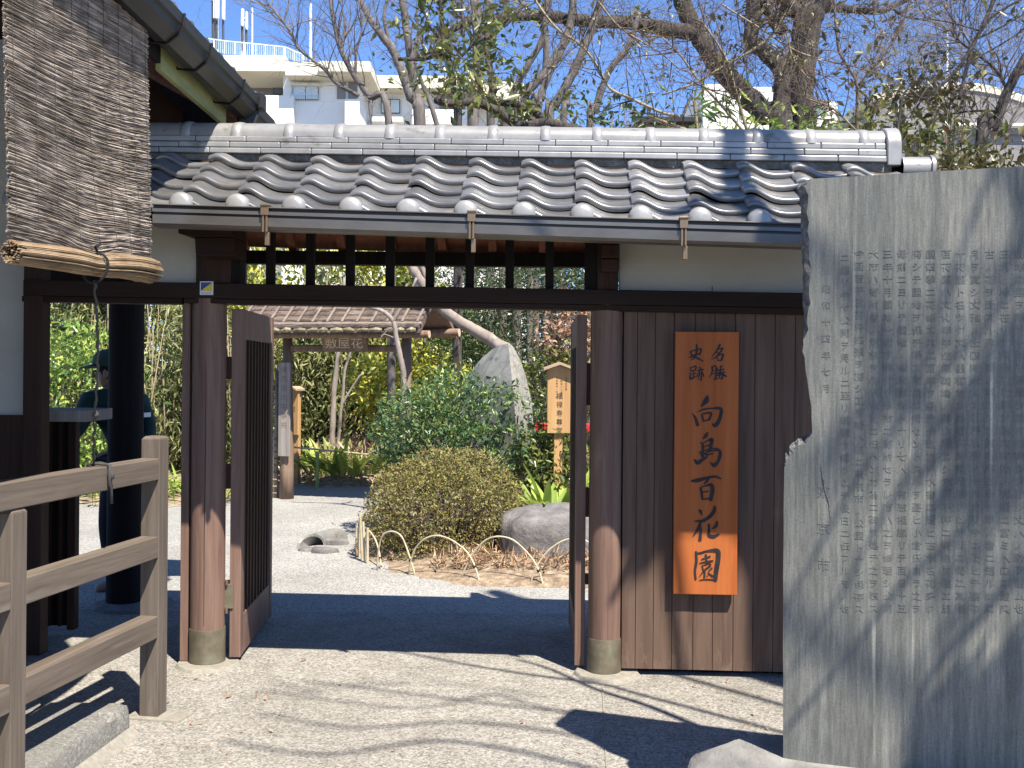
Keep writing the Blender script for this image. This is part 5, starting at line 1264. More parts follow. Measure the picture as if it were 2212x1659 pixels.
# bamboo rail by the strap leaves
pr0, pr1, pg = W(632, 966, 14.3), W(830, 985, 14.6), GP(685, 1053); t = plant('bamboo_rail', (pg.x, pg.y, 0), 'thin bamboo rail on a green post in front of the strap leaves', 'rail')
child(MB().tube([pr0, pr1], .013, 7).build('rail', M['bamboo'], None, True), t); tp = W(686, 975, pg.y); child(MB().tube([(pg.x, pg.y, -.02), (tp.x, pg.y, tp.z)], .026, 8).build('post', M['bamboo_green'], None, True, auto=50), t)

# trunks in the garden
def polyY(pts, Y, dY=0): return [W(x, y, Y + dY * i / max(1, len(pts) - 1)) for i, (x, y) in enumerate(pts)]
def smooth3(P, rads, sub=4):
    Q = [P[0] * 2 - P[1]] + list(P) + [P[-1] * 2 - P[-2]]; out, rr = [], []
    for i in range(1, len(Q) - 2):
        for k in range(sub):
            t = k / sub; a, b, c, d = Q[i - 1:i + 3]; out.append(0.5 * ((2 * b) + (c - a) * t + (2 * a - 5 * b + 4 * c - d) * t * t + (3 * b - a - 3 * c + d) * t ** 3)); rr.append(rads[i - 1] + (rads[i] - rads[i - 1]) * t)
    return out + [P[-1]], rr + [rads[-1]]
def limb(m, pts, Y, w, dY=0, n=10, wob=.06, ground=False, seed=0):
    """a limb traced by its centre line; w: widths in photo px at its ends"""
    P = polyY(pts, Y, dY); k = len(P); R = [(w[0] + (w[1] - w[0]) * i / (k - 1)) / 2 * Y / F for i in range(k)]
    if ground: P = [Vector((P[0].x + (P[0].x - P[1].x) * .2, P[0].y, -.05))] + P; R = [R[0] * 1.15] + R
    Q, rr = smooth3(P, R, 5)
    for i in range(1, len(Q) - 1):
        q = Vector((Q[i].x, Q[i].y, Q[i].z)) * (.5 / max(.02, rr[i])) + Vector((seed, 0, 0)); Q[i] = Q[i] + Vector((mnoise.noise(q), mnoise.noise(q + Vector((7, 3, 1))), 0)) * rr[i] * wob * 4
        rr[i] *= 1 + .12 * mnoise.noise(q * 2)
    m.tube(Q, rr, n); return Q, rr
t = plant('slanting_tree', (.15, 12.2, 0), 'smooth pale trunk leaning left from behind the pointed stone', 'tree')
m = MB(); limb(m, [(1110, 800), (1075, 745), (1030, 716), (985, 690), (945, 655), (905, 600), (880, 560), (840, 470)], 12.2, (30, 18), ground=True, n=14)
limb(m, [(945, 655), (905, 560), (880, 470)], 12.2, (14, 9)); child(m.build('trunk', M['bark_pale'], None, True), t)
t = plant('thin_tree', (-1.18, 11.4, 0), 'thin bent grey trunk in front of the inner gate roof', 'tree')
m = MB(); limb(m, [(872, 830), (865, 774), (857, 732), (849, 694), (826, 672), (794, 662), (740, 640)], 11.4, (13, 7), ground=True); limb(m, [(849, 694), (862, 672), (878, 650), (900, 600)], 11.4, (9, 5))
for p in (((857, 732), (830, 722), (822, 730)), ((852, 705), (835, 715), (815, 742)), ((852, 700), (845, 680), (850, 650))): limb(m, p, 11.4, (3, 1.2), n=5)
child(m.build('trunk', M['bark_pale'], None, True), t)
t = plant('pale_trunk_tree', (-2.55, 15.6, 0), 'pair of straight pale trunks beside the strap-leaved plant', 'tree')
m = MB(); limb(m, [(717, 990), (719, 900), (722, 844), (731, 762), (738, 700), (745, 600)], 15.6, (14, 8), ground=True); limb(m, [(728, 985), (735, 900), (741, 850), (745, 800), (757, 760), (752, 740)], 15.6, (8, 5), ground=True); limb(m, [(736, 880), (748, 858), (775, 815), (785, 808)], 15.6, (5, 4))
child(m.build('trunk', M['bark_pale'], None, True), t)

# leaf masses
def grove(name, label, c, r, n, size, mat, culms, kind=None, cat='bamboo'):
    t = plant(name, (c[0], c[1], 0), label, cat); P, D = clumps(c, r, n // 10, 10, .10, shell=.8, noise=.25); keep = P[:, 2] > .05; P = P[keep]
    dd = RNG.normal(size=P.shape) * .5 + np.array([0, -.15, -.75]); child(leaves('bamboo_leaves', P, size, M[mat], D=dd, spread=.45, aspect=.16, up=.2), t); m = MB(); rn = random.Random(int(n))
    for i in range(culms):
        x, y = c[0] + rn.uniform(-1, 1) * r[0], c[1] + rn.uniform(-1, 1) * r[1]; h = c[2] + r[2] * rn.uniform(.4, 1.0); lean = rn.uniform(-.25, .25)
        m.tube([(x, y, -.02), (x + lean * .3, y, h * .5), (x + lean, y, h)], [.013, .011, .005], 5)
    child(m.build('culms', M['twig_pale'], None, True), t); return t
grove('bamboo_grove', 'dense thicket of thin bamboo behind the inner gate', (-3.0, 18.4, 1.2), (1.3, .8, 1.9), 11000, .17, 'lf_bamboo', 70)
grove('bamboo_grove', 'dark bamboo thicket seen through the passage left of the pillar', (-6.4, 16.6, 2.1), (1.2, .8, 1.8), 9000, .17, 'lf_bamboo', 55)
grove('bamboo_grove', 'light bamboo thicket seen between the pillar and the left gate post', (-4.45, 15.2, 1.1), (.75, .7, 1.5), 8000, .13, 'lf_bamboo', 50)
shrub('leafy_shrub', 'bright glossy shrub behind the ticket counter', (-5.35, 13.2, 1.05), (.85, .5, .95), 5200, .08, 'lf_green', stems=14, up=.5)
shrub('leafy_shrub', 'yellow-leaved shrub high up left of the left gate post', (-4.75, 17.2, 2.3), (.9, .6, 1.0), 3800, .11, 'lf_yellow', stems=10, up=.5)
shrub('leafy_shrub', 'tall yellow-green shrub seen through the transom bars on the left', (-3.6, 20.5, 2.7), (2.3, .8, 1.6), 9000, .13, 'lf_yellow', stems=14, up=.5)
shrub('leafy_shrub', 'low yellow-green shrub under the beam of the inner gate', (-1.70, 16.6, 1.40), (.80, .5, .60), 3600, .095, 'lf_yellow', stems=9, up=.5)
shrub('leafy_shrub', 'pale green shrub right of the inner gate roof', (-.95, 17.6, 1.75), (.85, .6, .85), 3400, .085, 'lf_green', stems=9, up=.5)
shrub('leafy_shrub', 'thin yellowish shrub just left of the pointed stone', (-.80, 14.0, 1.15), (.62, .4, .50), 2200, .06, 'lf_yellow', stems=24, up=.3)
shrub('evergreen_tree', 'dark fine-leaved evergreen behind the pointed stone', (.35, 16.4, 2.35), (1.45, .9, 1.75), 24000, .062, 'lf_dark', 'tree', stems=16, k=dict(shell=.6, noise=.3, lumps=16), per=16, cs=.10, aspect=.3, up=.3)
shrub('evergreen_tree', 'leafy evergreen seen through the middle of the transom', (-.9, 21.5, 3.1), (1.5, .8, 1.6), 9000, .10, 'lf_dark', 'tree', stems=10, aspect=.35)
shrub('evergreen_tree', 'dense leafy evergreen seen through the right end of the transom', (1.25, 20.5, 3.0), (1.3, .8, 1.7), 9000, .10, 'lf_dark', 'tree', stems=10, aspect=.35)
shrub('withered_bush', 'cluster of withered pink-brown leaves above the notice board', (.74, 14.6, 2.15), (.34, .3, .42), 900, .085, 'lf_brown', stems=8)
shrub('leafy_shrub', 'dark shrub between the pointed stone and the notice board', (.72, 14.4, 1.0), (.62, .4, .85), 3600, .075, 'lf_camellia', stems=10, up=.5)
shrub('leafy_shrub', 'low dark shrub at the foot of the bamboo behind the inner gate', (-3.6, 15.4, .5), (.65, .4, .5), 1800, .075, 'lf_camellia', stems=10)
t = tag(empty('hedge', (-2.5, 23, 0)), 'dark evergreen hedge closing the back of the garden', 'hedge')
Ps = []
for i in range(24):
    x = -13 + i * .95; p, d = clumps((x, 23 + .6 * math.sin(i * 2.1), 1.6), (1.1, .8, 2.0 + .4 * math.sin(i * 1.3)), 90, 14, .16, shell=.6, noise=.3); Ps.append(p)
Ps = np.concatenate(Ps); Ps = Ps[Ps[:, 2] > .02]; child(leaves('foliage', Ps, .15, M['lf_dark'], aspect=.4), t)
m = MB(); rn = random.Random(6)
for i in range(60): x = -13 + i * .38; m.tube([(x, 23, -.02), (x + rn.uniform(-.2, .2), 23.2, rn.uniform(1.5, 3))], [.05, .02], 5)
child(m.build('stems', M['bark_dark'], None), t)
Xp = np.concatenate([RNG.uniform(-1.75, -.9, 26), RNG.uniform(.9, 1.7, 30), RNG.uniform(-1.6, 1.2, 22)]); Yp = np.concatenate([RNG.uniform(4.2, 5.9, 26), RNG.uniform(4.5, 5.5, 30), RNG.uniform(4.0, 6.6, 22)])
o = leaves('paving_litter', np.stack([Xp, Yp, np.full(len(Xp), .006)], 1), .026, M['lf_brown'], aspect=.4, up=6, spread=.9, D=np.array([0, 0, 0])); tag(o, 'a few small dry leaves blown over the paving', 'leaves', kind='stuff')
# dry grass and fallen leaves (nobody could count them)
n = 2600; X = RNG.uniform(-2.9, -.7, n); Y = RNG.uniform(15.0, 19.5, n); o = leaves('dry_grass', np.stack([X, Y, .20 + RNG.random(n) * .22], 1), .16, M['straw'], aspect=.12, D=np.array([0, 0, .9]), spread=.7); tag(o, 'tan dry grass on the mound behind the strap leaves', 'grass', kind='stuff')
n = 1500; X = np.concatenate([RNG.uniform(-1.3, 2.2, 900), RNG.uniform(-3.0, -1.3, 600)]); Y = np.concatenate([RNG.uniform(8.2, 11, 900), RNG.uniform(14.3, 15.6, 600)])
keep = (Y > 8.45 + .25 * np.abs(X - .2) * (X < .2)); X, Y = X[keep], Y[keep]; n = len(X)
o = leaves('fallen_leaves', np.stack([X, Y, .05 + RNG.random(n) * .09], 1), .055, M['lf_brown'], aspect=.5, up=1.5); tag(o, 'fallen dry leaves scattered over the garden bed', 'leaves', kind='stuff')
n = 1500; X = RNG.uniform(-.6, 1.6, n); Y = 8.05 + RNG.random(n) ** 1.5 * 1.0 + .22 * np.maximum(0, .3 - X); o = leaves('dead_grass', np.stack([X, Y, .03 + RNG.random(n) * .10], 1), .10, M['straw'], aspect=.08, D=np.array([0, 0, .6]), spread=.8); tag(o, 'thin dead stalks among the bamboo hoops', 'grass', kind='stuff')

# ================================================================== THE PERSON BEHIND THE PILLAR
def skin_body(name, J, E, mat, parent, sub=2):
    """one continuous skin over a skeleton; J: name -> (x, y, z, radius)"""
    ks = list(J); me = bpy.data.meshes.new(name); me.from_pydata([J[k][:3] for k in ks], [(ks.index(a), ks.index(b)) for a, b in E], []); me.update(); me.materials.append(mat)
    o = bpy.data.objects.new(name, me); COL.objects.link(o); o.parent = parent
    md = o.modifiers.new('skin', 'SKIN'); md.use_smooth_shade = True
    for i, k in enumerate(ks):
        r = J[k][3]; sv = me.skin_vertices[0].data[i]; sv.radius = (r, r) if not isinstance(r, tuple) else r; sv.use_root = (i == 0)
    if sub: s = o.modifiers.new('sub', 'SUBSURF'); s.levels = sub; s.render_levels = sub
    return o
ph = W(232, 800, 7.55)
per = empty('person', (ph.x - .03, 7.6, -.02), 0, 'person in a dark green jacket and cap leaning on the ticket counter', 'person')
px0 = 0.0
# local coordinates: x to the right, y away, feet at 0
hx = .02; ex = -.16
J = {'pelvis': (.17, .02, .90, (.15, .12)), 'belly': (.16, .02, 1.06, (.15, .12)), 'chest': (.10, .0, 1.24, (.17, .13)), 'collar': (.05, .0, 1.37, (.10, .09)), 'neck': (.03, -.01, 1.44, .052), 'skull0': (.01, -.01, 1.50, .07), 'skull1': (.02, -.01, 1.58, .088), 'crown': (.03, -.01, 1.65, .07),
     'shL': (-.06, -.13, 1.34, .062), 'elL': (-.14, -.22, 1.10, .045), 'wrL': (-.30, -.30, 1.20, .030), 'shR': (.20, .12, 1.33, .064), 'elR': (.30, .05, 1.08, .046), 'wrR': (.14, -.12, 1.00, .030),
     'hipL': (.12, -.08, .86, .10), 'knL': (.08, -.12, .47, .062), 'anL': (.12, -.10, .09, .042), 'toL': (-.02, -.12, .03, .035), 'hipR': (.22, .10, .86, .10), 'knR': (.20, .10, .47, .062), 'anR': (.26, .12, .09, .042), 'toR': (.12, .12, .03, .035)}
E = [('pelvis', 'belly'), ('belly', 'chest'), ('chest', 'collar'), ('collar', 'neck'), ('neck', 'skull0'), ('skull0', 'skull1'), ('skull1', 'crown'), ('collar', 'shL'), ('shL', 'elL'), ('elL', 'wrL'), ('collar', 'shR'), ('shR', 'elR'), ('elR', 'wrR'), ('pelvis', 'hipL'), ('hipL', 'knL'), ('knL', 'anL'), ('anL', 'toL'), ('pelvis', 'hipR'), ('hipR', 'knR'), ('knR', 'anR'), ('anR', 'toR')]
body = skin_body('body', J, E, M['skin'], per)
up = lambda ks, d: {k: J[k][:3] + ((tuple(q + d for q in J[k][3]) if isinstance(J[k][3], tuple) else J[k][3] + d),) for k in ks}
jk = up(['pelvis', 'belly', 'chest', 'collar', 'shL', 'elL', 'wrL', 'shR', 'elR', 'wrR'], .022); jk['neck'] = (.035, -.01, 1.425, .066); jk['wrL'] = (-.27, -.285, 1.185, .046); jk['wrR'] = (.17, -.09, 1.01, .046)
jacket = skin_body('jacket', jk, [('pelvis', 'belly'), ('belly', 'chest'), ('chest', 'collar'), ('collar', 'neck'), ('collar', 'shL'), ('shL', 'elL'), ('elL', 'wrL'), ('collar', 'shR'), ('shR', 'elR'), ('elR', 'wrR')], M['jacket'], per)
skin_body('trousers', up(['pelvis', 'hipL', 'knL', 'anL', 'hipR', 'knR', 'anR'], .02), [('pelvis', 'hipL'), ('hipL', 'knL'), ('knL', 'anL'), ('pelvis', 'hipR'), ('hipR', 'knR'), ('knR', 'anR')], M['trousers'], per)
m = MB()                                                            # reflective band round the back
P = [(.10 + .215 * math.cos(a), .0 + .17 * math.sin(a), 1.245 + .004 * math.cos(a)) for a in np.linspace(-2.6, 2.6, 22)]
for p in P: m.v += [(p[0], p[1], p[2] - .016), (p[0], p[1], p[2] + .016)]
for i in range(21): m.f.append([2 * i, 2 * i + 1, 2 * i + 3, 2 * i + 2]); m.m.append(0)
m.build('reflective_band', M['stripe'], jacket, True)
m = MB()                                                            # cap: crown and peak
m.lathe((.022, -.01, 1.60), [(.106, -.012), (.108, .02), (.100, .06), (.075, .092), (.03, .108), (.002, .110)], 20)
vs, fs = [], []
for i in range(9):
    a = math.pi - 1.0 + 2.0 * i / 8
    for r_, dz in ((.10, .006), (.10 + .10 * math.cos((a - math.pi) * .9), -.024)): vs.append((.022 + r_ * math.cos(a), -.01 + r_ * math.sin(a), 1.60 + dz)); vs.append((.022 + r_ * math.cos(a), -.01 + r_ * math.sin(a), 1.594 + dz))
for i in range(8): q = i * 4; fs += [(q, q + 2, q + 6, q + 4), (q + 1, q + 5, q + 7, q + 3), (q + 2, q + 3, q + 7, q + 6)]
m.add(vs, fs); m.build('cap', M['cap'], per, True, auto=50)
m = MB(); m.lathe((-.085, -.01, 1.525), [(.004, -.022), (.016, -.016), (.013, .004), (.006, .03), (.002, .034)], 8, squash=.8); m.build('nose', M['skin'], body, True)
for s in (-1, 1): m = MB(); m.lathe((.035, -.01 + s * .088, 1.535), [(.004, -.03), (.014, -.02), (.018, .01), (.012, .03), (.003, .034)], 8, squash=.45); m.build('ear', M['skin'], body, True)
for s in (-1, 1): m = MB(); m.lathe((-.058, -.01 + s * .032, 1.556), [(.002, -.007), (.009, -.004), (.009, .004), (.002, .007)], 8, squash=.8); m.build('eye', M['trousers'], body, True)
m = MB(); m.tube([(-.066, -.035, 1.478), (-.074, -.01, 1.476), (-.066, .015, 1.478)], .004, 5); m.build('mouth', M['log'], body, True)
m = MB(); m.lathe((.045, -.01, 1.53), [(.060, -.03), (.083, .0), (.094, .03), (.097, .07), (.09, .075)], 16); m.build('hair', M['trousers'], per, True)
for wx, wy, wz, dx, dy, dz in ((-.30, -.30, 1.20, -.9, -.3, -.12), (.14, -.12, 1.00, -.85, -.5, -.1)):
    d = Vector((dx, dy, dz)).normalized(); sd = d.cross(Vector((0, 0, 1))).normalized(); w0 = Vector((wx, wy, wz)); hj = {'w': (*w0, .026), 'p': (*(w0 + d * .05), (.034, .017)), 'q': (*(w0 + d * .085), (.038, .015))}; he = [('w', 'p'), ('p', 'q')]
    for i, (o_, L_) in enumerate(((-.032, .062), (-.011, .075), (.011, .070), (.031, .055))):
        b_ = w0 + d * .09 + sd * o_; hj['k%d' % i] = (*b_, .0095); hj['m%d' % i] = (*(b_ + d * L_ * .5 + Vector((0, 0, -.006))), .0085); hj['t%d' % i] = (*(b_ + d * L_ * .93 + Vector((0, 0, -.022))), .007); he += [('q', 'k%d' % i), ('k%d' % i, 'm%d' % i), ('m%d' % i, 't%d' % i)]
    b_ = w0 + d * .035 - sd * .034; hj['tb'] = (*b_, .012); hj['tt'] = (*(b_ + d * .04 - sd * .022 + Vector((0, 0, -.01))), .009); he += [('p', 'tb'), ('tb', 'tt')]
    skin_body('hand', hj, he, M['skin'], body, 1)

# ================================================================== BEYOND: BUILDINGS
def build_block(m, x0, x1, yt, yb, Y, depth=10, skew=0):
    a, b = W(x0, yt, Y), W(x1, yt, Y); return a, b
def bx2(m, x0, x1, yt, yb, Y, d=8.0, zmin=None):
    """a box whose front stands at depth Y between two photo columns, from photo row yt down to yb (or the ground)"""
    a = W(x0, (yt + (yb or yt)) / 2, Y); b = W(x1, (yt + (yb or yt)) / 2, Y); zt = W((x0 + x1) / 2, yt, Y).z; zb = 0 if yb is None else W((x0 + x1) / 2, yb, Y).z
    m.box(a.x, b.x, Y, Y + d, zb, zt)
def part(name, mat, parent, *boxes, bevel=0):
    m = MB()
    for b in boxes: bx2(m, *b)
    return child(m.build(name, mat, None, bevel=bevel), parent)
apt = plant('apartment_building', (W(650, 200, 62).x, 62, 0), 'cream apartment building with stepped balconies behind the left trees', 'building')
part('wall', M['white_wall'], apt, (612, 772, 150, None, 62, 12), (470, 612, 168, None, 65, 9), (772, 1010, 196, None, 66, 9), (1010, 1140, 214, None, 69, 8))
part('parapet_band', M['cream'], apt, (430, 616, 119, 153, 61.2, 10), (616.5, 775, 134, 163, 60.6, 10), (690, 800, 132, 154, 60.2, 6), (776, 1012, 163, 190, 64.5, 9), (1012.5, 1040, 160, 182, 63.5, 8), (1041, 1132, 180, 208, 66.5, 9), (1060, 1112, 176, 214, 65.5, 2))
for b_ in ((560, 634, 206, 268, 61.5, 2.5), (745, 776, 214, 272, 61.0, 3), (800, 870, 252, 262, 65.0, 1), (890, 1008, 236, 268, 65, 1)): part('balcony_wall', M['white_wall'], apt, b_)
part('recess', M['grey_wall'], apt, (522, 606, 163.5, 205, 64.9, .1), (728, 746, 164, 213, 61.9, .1), (752, 772, 166, 216, 61.85, .1), (800, 1008, 190.5, 200, 65.9, .1), (950, 1005, 190.5, 237, 65.85, .1))
for x0, x1, yt, yb, Y in ((590, 627, 183, 204, 64.8), (632, 688, 184, 216, 61.9), (823, 864, 214, 245, 65.85), (960, 998, 205, 236, 65.7)):
    w = part('window', M['frame'], apt, (x0, x1, yt, yb, Y, .06)); mid = (x0 + x1) / 2
    m = MB(); bx2(m, x0 + 1.5, mid - .7, yt + 1.8, yb - 1.8, Y - .02, .015); bx2(m, mid + .7, x1 - 1.5, yt + 1.8, yb - 1.8, Y - .02, .015); o = m.build('pane', M['curtain'] if x0 in (632, 823) else M['glass'], w)
m = MB(); bx2(m, 628, 692, 180, 184, 61.6, .3); child(m.build('window_hood', M['cream'], None), apt)
m = MB(); bx2(m, 631, 689, 203, 204, 61.75, .03)
for i in range(12): bx2(m, 632 + i * 5, 632.6 + i * 5, 204, 217, 61.75, .03)
child(m.build('window_railing', M['rail_white'], None), apt)
m = MB(); c = W(576, 160, 64.8); m.tube([c, c - Vector((0, .2, 0))], .16, 12); child(m.build('vent_cap', M['pole_dark'], None, True, auto=50), apt)
# roof railing
def rail(parent, pts, hpx, Y, n, mat, th=.035):
    m = MB(); P = [W(x, y, Y) for x, y in pts]; T = [W(x, y - hpx * (1 + .35 * (1 - i / max(1, len(pts) - 1))), Y) for i, (x, y) in enumerate(pts)]
    for a, b in zip(T[:-1], T[1:]): m.bar(a, b, th * 1.6, th * 1.6)
    for i in range(n + 1):
        t = i / n * (len(P) - 1); k = min(int(t), len(P) - 2); f = t - k; a, b = P[k].lerp(P[k + 1], f), T[k].lerp(T[k + 1], f); w = th * (1.8 if i % 5 == 0 else .55); m.bar(a, b, w, w)
    return child(m.build('roof_railing', mat, None), parent)
rail(apt, [(440, 112), (500, 117), (560, 120), (613, 123)], 22, 61.4, 40, M['rail_white'])
rail(apt, [(616, 124), (640, 132), (662, 136)], 17, 66, 12, M['rail_white'])
def antenna(label, x, yt, yb, panels, Y=63):
    t = plant('antenna_mast', (W(x, yb, Y).x, Y, 0), label, 'antenna', 'antenna masts on the apartment roof'); m = MB(); a, b = W(x, yb, Y), W(x, yt, Y); m.tube([a, b], .13, 10); child(m.build('mast', M['rail_white'], None, True, auto=50), t)
    for px_, y0_, y1_, w in panels:
        m = MB(); bx2(m, px_ - w, px_ + w, y0_, y1_, Y - .45, .25); child(m.build('antenna_panel', M['white'], None, bevel=.05), t)
        m = MB(); c0, c1 = W(px_, (y0_ + y1_) / 2, Y - .2), W(x, (y0_ + y1_) / 2, Y); m.bar(c0, c1, .08, .08); c0, c1 = W(px_, y1_ - 3, Y - .2), W(px_ + .5, yb - 12, Y - .2); m.tube([c0, c1], .07, 6); child(m.build('bracket', M['pole_dark'], None), t)
    return t
antenna('tall roof mast with white antenna panels, cut off by the top of the photo', 467, -60, 118, ((459.5, -52, 0, 3), (468, -30, 39, 4.2), (482, -50, 41, 3), (461, -8, 39, 1)))
antenna('shorter roof mast with two slim white antenna panels', 524, 38, 120, ((523, 18, 55, 2.8), (532, 24, 62, 2.2)))
for x, yt, yb, lab in ((545, 17, 118, 'thin pale whip aerial right of the antenna masts'), (671, 8, 136, 'thin white pole behind the bare branches on the apartment roof')):
    m = MB(); m.tube([W(x, yb, 64), W(x, yt, 64)], .05 if x < 600 else .08, 7); t = plant('roof_pole', tuple(W(x, yb, 64)), lab, 'pole'); child(m.build('pole', M['rail_white'], None, True, auto=50), t)
tw = plant('white_tower', (W(1540, 250, 70).x, 70, 0), 'narrow white building half hidden by the big leaning trunk', 'building')
part('wall', M['white_wall'], tw, (1520, 1568, 182, None, 70, 8), (1568.5, 1602, 196, None, 71, 8), (1602.5, 1690, 188, None, 73, 8)); part('window', M['glass'], tw, (1546, 1550, 216, 232, 69.9, .1), (1532, 1537, 240, 256, 69.9, .1))
tw2 = plant('white_tower', (W(1800, 250, 74).x, 74, 0), 'slim white building right of the big tree trunk', 'building')
part('wall', M['white_wall'], tw2, (1752, 1809, 219, None, 74, 8)); part('roof_edge', M['grey_wall'], tw2, (1748, 1796, 214, 219, 73.5, 8)); part('window', M['glass'], tw2, (1790, 1800, 262, 272, 73.9, .1))
lh = plant('low_house', (W(1435, 260, 40).x, 40, 0), 'low grey house roof behind the twigs above the ridge', 'building')
part('wall', M['grey_wall'], lh, (1382, 1510, 262, None, 40, 6)); part('roof', M['house_gutter'], lh, (1376, 1516, 252, 262, 39.4, 7))
gb2 = plant('grey_building', (W(2050, 220, 58).x, 58, 0), 'grey building with a curved pale roof edge behind the right-hand branches', 'building')
part('wall', M['grey_wall'], gb2, (1886, 1990, 206, None, 58, 14), (1990.5, 2330, 226, None, 57.5, 14))
m = MB(); arc = [(1886, 203), (1925, 196), (1970, 188), (2020, 181), (2067, 178), (2110, 180), (2150, 187), (2190, 198), (2230, 213), (2300, 245)]
P = [W(x, y, 57.2) for x, y in arc] + [W(x, y + 16, 57.2) for x, y in arc[::-1]]; P2 = [W(x, y + 14, 57.3) for x, y in arc] + [W(x, 290, 57.3) for x, y in arc[::-1]]
m.add([tuple(p) for p in P] + [(p.x, p.y + 14, p.z) for p in P], [list(range(20))] + [[i, (i + 1) % 20, 20 + (i + 1) % 20, 20 + i] for i in range(20)] + [list(range(20, 40))[::-1]]); child(m.build('curved_roof_edge', M['cream'], None), gb2)
m = MB(); m.add([tuple(p) for p in P2] + [(p.x, p.y + 10, p.z) for p in P2], [list(range(20))] + [[i, (i + 1) % 20, 20 + (i + 1) % 20, 20 + i] for i in range(20)] + [list(range(20, 40))[::-1]]); child(m.build('upper_wall', M['grey_wall'], None), gb2)
for x in (1946, 1962, 1978, 2030, 2046): part('window', M['curtain'], gb2, (x, x + 12, 246, 282, 57.4, .1))
part('pale_band', M['white_wall'], gb2, (2070, 2330, 266, 272, 57.0, .2))
rail(gb2, [(1890, 202), (1970, 188), (2067, 178), (2150, 187), (2230, 213)], 13, 58, 60, M['pole_dark'], .03)
m = MB(); m.tube([W(2046, 180, 59), W(2046, 70, 59)], .06, 7); t = plant('roof_pole', tuple(W(2046, 180, 59)), 'thin white mast above the grey building on the right', 'pole'); child(m.build('pole', M['white'], None, True, auto=50), t)

# ================================================================== TREES ABOVE THE ROOF
def twigs(m, p, d, L, r, lvl, rn, droop=.0, n=4, kink=.28):
    """a branching twig"""
    k = max(3, int(4 + L * 2)); P = [p]; R = [r]; d = d.normalized()
    for i in range(k):
        d = (d + Vector((rn.gauss(0, kink), rn.gauss(0, kink), rn.gauss(0, kink) - droop)) * .6).normalized(); P.append(P[-1] + d * L / k); R.append(max(.0016, r * (1 - .8 * (i + 1) / k)))
        if lvl > 0 and i > 0 and rn.random() < .75:
            s = d.cross(Vector((rn.gauss(0, 1), rn.gauss(0, 1), rn.gauss(0, 1)))).normalized(); twigs(m, P[-1], d * rn.uniform(.5, 1) + s * rn.uniform(.5, 1.0), L * rn.uniform(.4, .68), R[-1] * .72, lvl - 1, rn, droop, max(3, n - 1), kink)
    m.tube(P, R, n, cap=False); return P
def tree(name, label, limbs, Y, bark, twig=None, ntw=0, tl=(.6, 1.4), seed=0, lf=None, nlf=0, lsize=.1, loc=None, droop=0, lvl=2, upb=.35, tr=.012, leafr=.35, cat='tree'):
    x, y = limbs[0][0][0]; b = W(x, y, Y); t = plant(name, (b.x, Y, 0), label, cat); m = MB(); rn = random.Random(seed); Q = []
    for L in limbs:
        pts, w = L[0], L[1]; o = L[2] if len(L) > 2 else {}
        q, rr = limb(m, pts, Y + o.get('dy', 0), w, o.get('dY', 0), o.get('n', 10), o.get('wob', .06), o.get('g', False), seed + len(Q)); Q.append((q, rr, o.get('tw', 1)))
    child(m.build('trunk', M[bark], None, True), t)
    tips = []
    if ntw:
        m = MB(); pool = [(q, rr, i) for q, rr, f in Q for i in range(2, len(q)) for _ in range(max(1, int(f))) if f > 0 and q[i].z > 2.6]
        for _ in range(ntw):
            q, rr, i = rn.choice(pool); ax = (q[i] - q[i - 1]).normalized(); s = ax.cross(Vector((rn.gauss(0, 1), rn.gauss(0, .6), rn.gauss(0, 1)))).normalized()
            P = twigs(m, q[i], s + ax * .7 + Vector((0, 0, upb)), rn.uniform(*tl), tr * rn.uniform(.6, 1.3), lvl, rn, droop); tips += P[1:]
        child(m.build('twigs', M[twig], None), t)
    if lf and nlf:
        src = tips if tips else [p for q, rr, f in Q for p in q[len(q) // 2:]]; idx = RNG.integers(0, len(src), nlf // 7); C = np.array([tuple(src[i]) for i in idx]); P = (C[:, None, :] + RNG.normal(size=(len(C), 7, 3)) * leafr * .35).reshape(-1, 3)
        child(leaves('foliage', P, lsize, M[lf], aspect=.42, up=.2), t)
    return t
T = dict
tree('bare_tree', 'slender bare grey tree in front of the apartment building, leftmost of the trees', [([(842, 285), (796, 207), (767, 165), (738, 112), (726, 70), (712, -10)], (17, 8), T(g=True)), ([(775, 207), (726, 179), (700, 149), (648, 108), (628, 72), (608, 43), (576, 4)], (9, 3), T(tw=2)), ([(767, 165), (770, 110), (782, 60), (775, 0)], (7, 3)), ([(738, 112), (745, 60), (735, 0)], (6, 3)), ([(796, 207), (800, 250), (808, 290)], (6, 4), T(tw=0))],
     15, 'bark_grey', 'twig_grey', 85, (.4, 1.1), 1, tr=.009, upb=.55)
tree('grey_trunk_tree', 'multi-stemmed grey tree rising behind the third and fourth ridge collars', [([(907, 290), (888, 211), (867, 151), (842, 98), (807, 53), (772, -10)], (27, 12), T(g=True)), ([(903, 240), (888, 141), (877, 53), (867, -10)], (20, 15)), ([(951, 290), (930, 225), (909, 172), (895, 120), (905, 60)], (12, 5)), ([(842, 98), (830, 40), (838, -10)], (9, 6)), ([(888, 141), (905, 90), (900, 30), (912, -10)], (8, 4))],
     17, 'bark_grey', 'twig_grey', 40, (.4, 1.0), 2, 'lf_camellia', 90, .12, tr=.009)
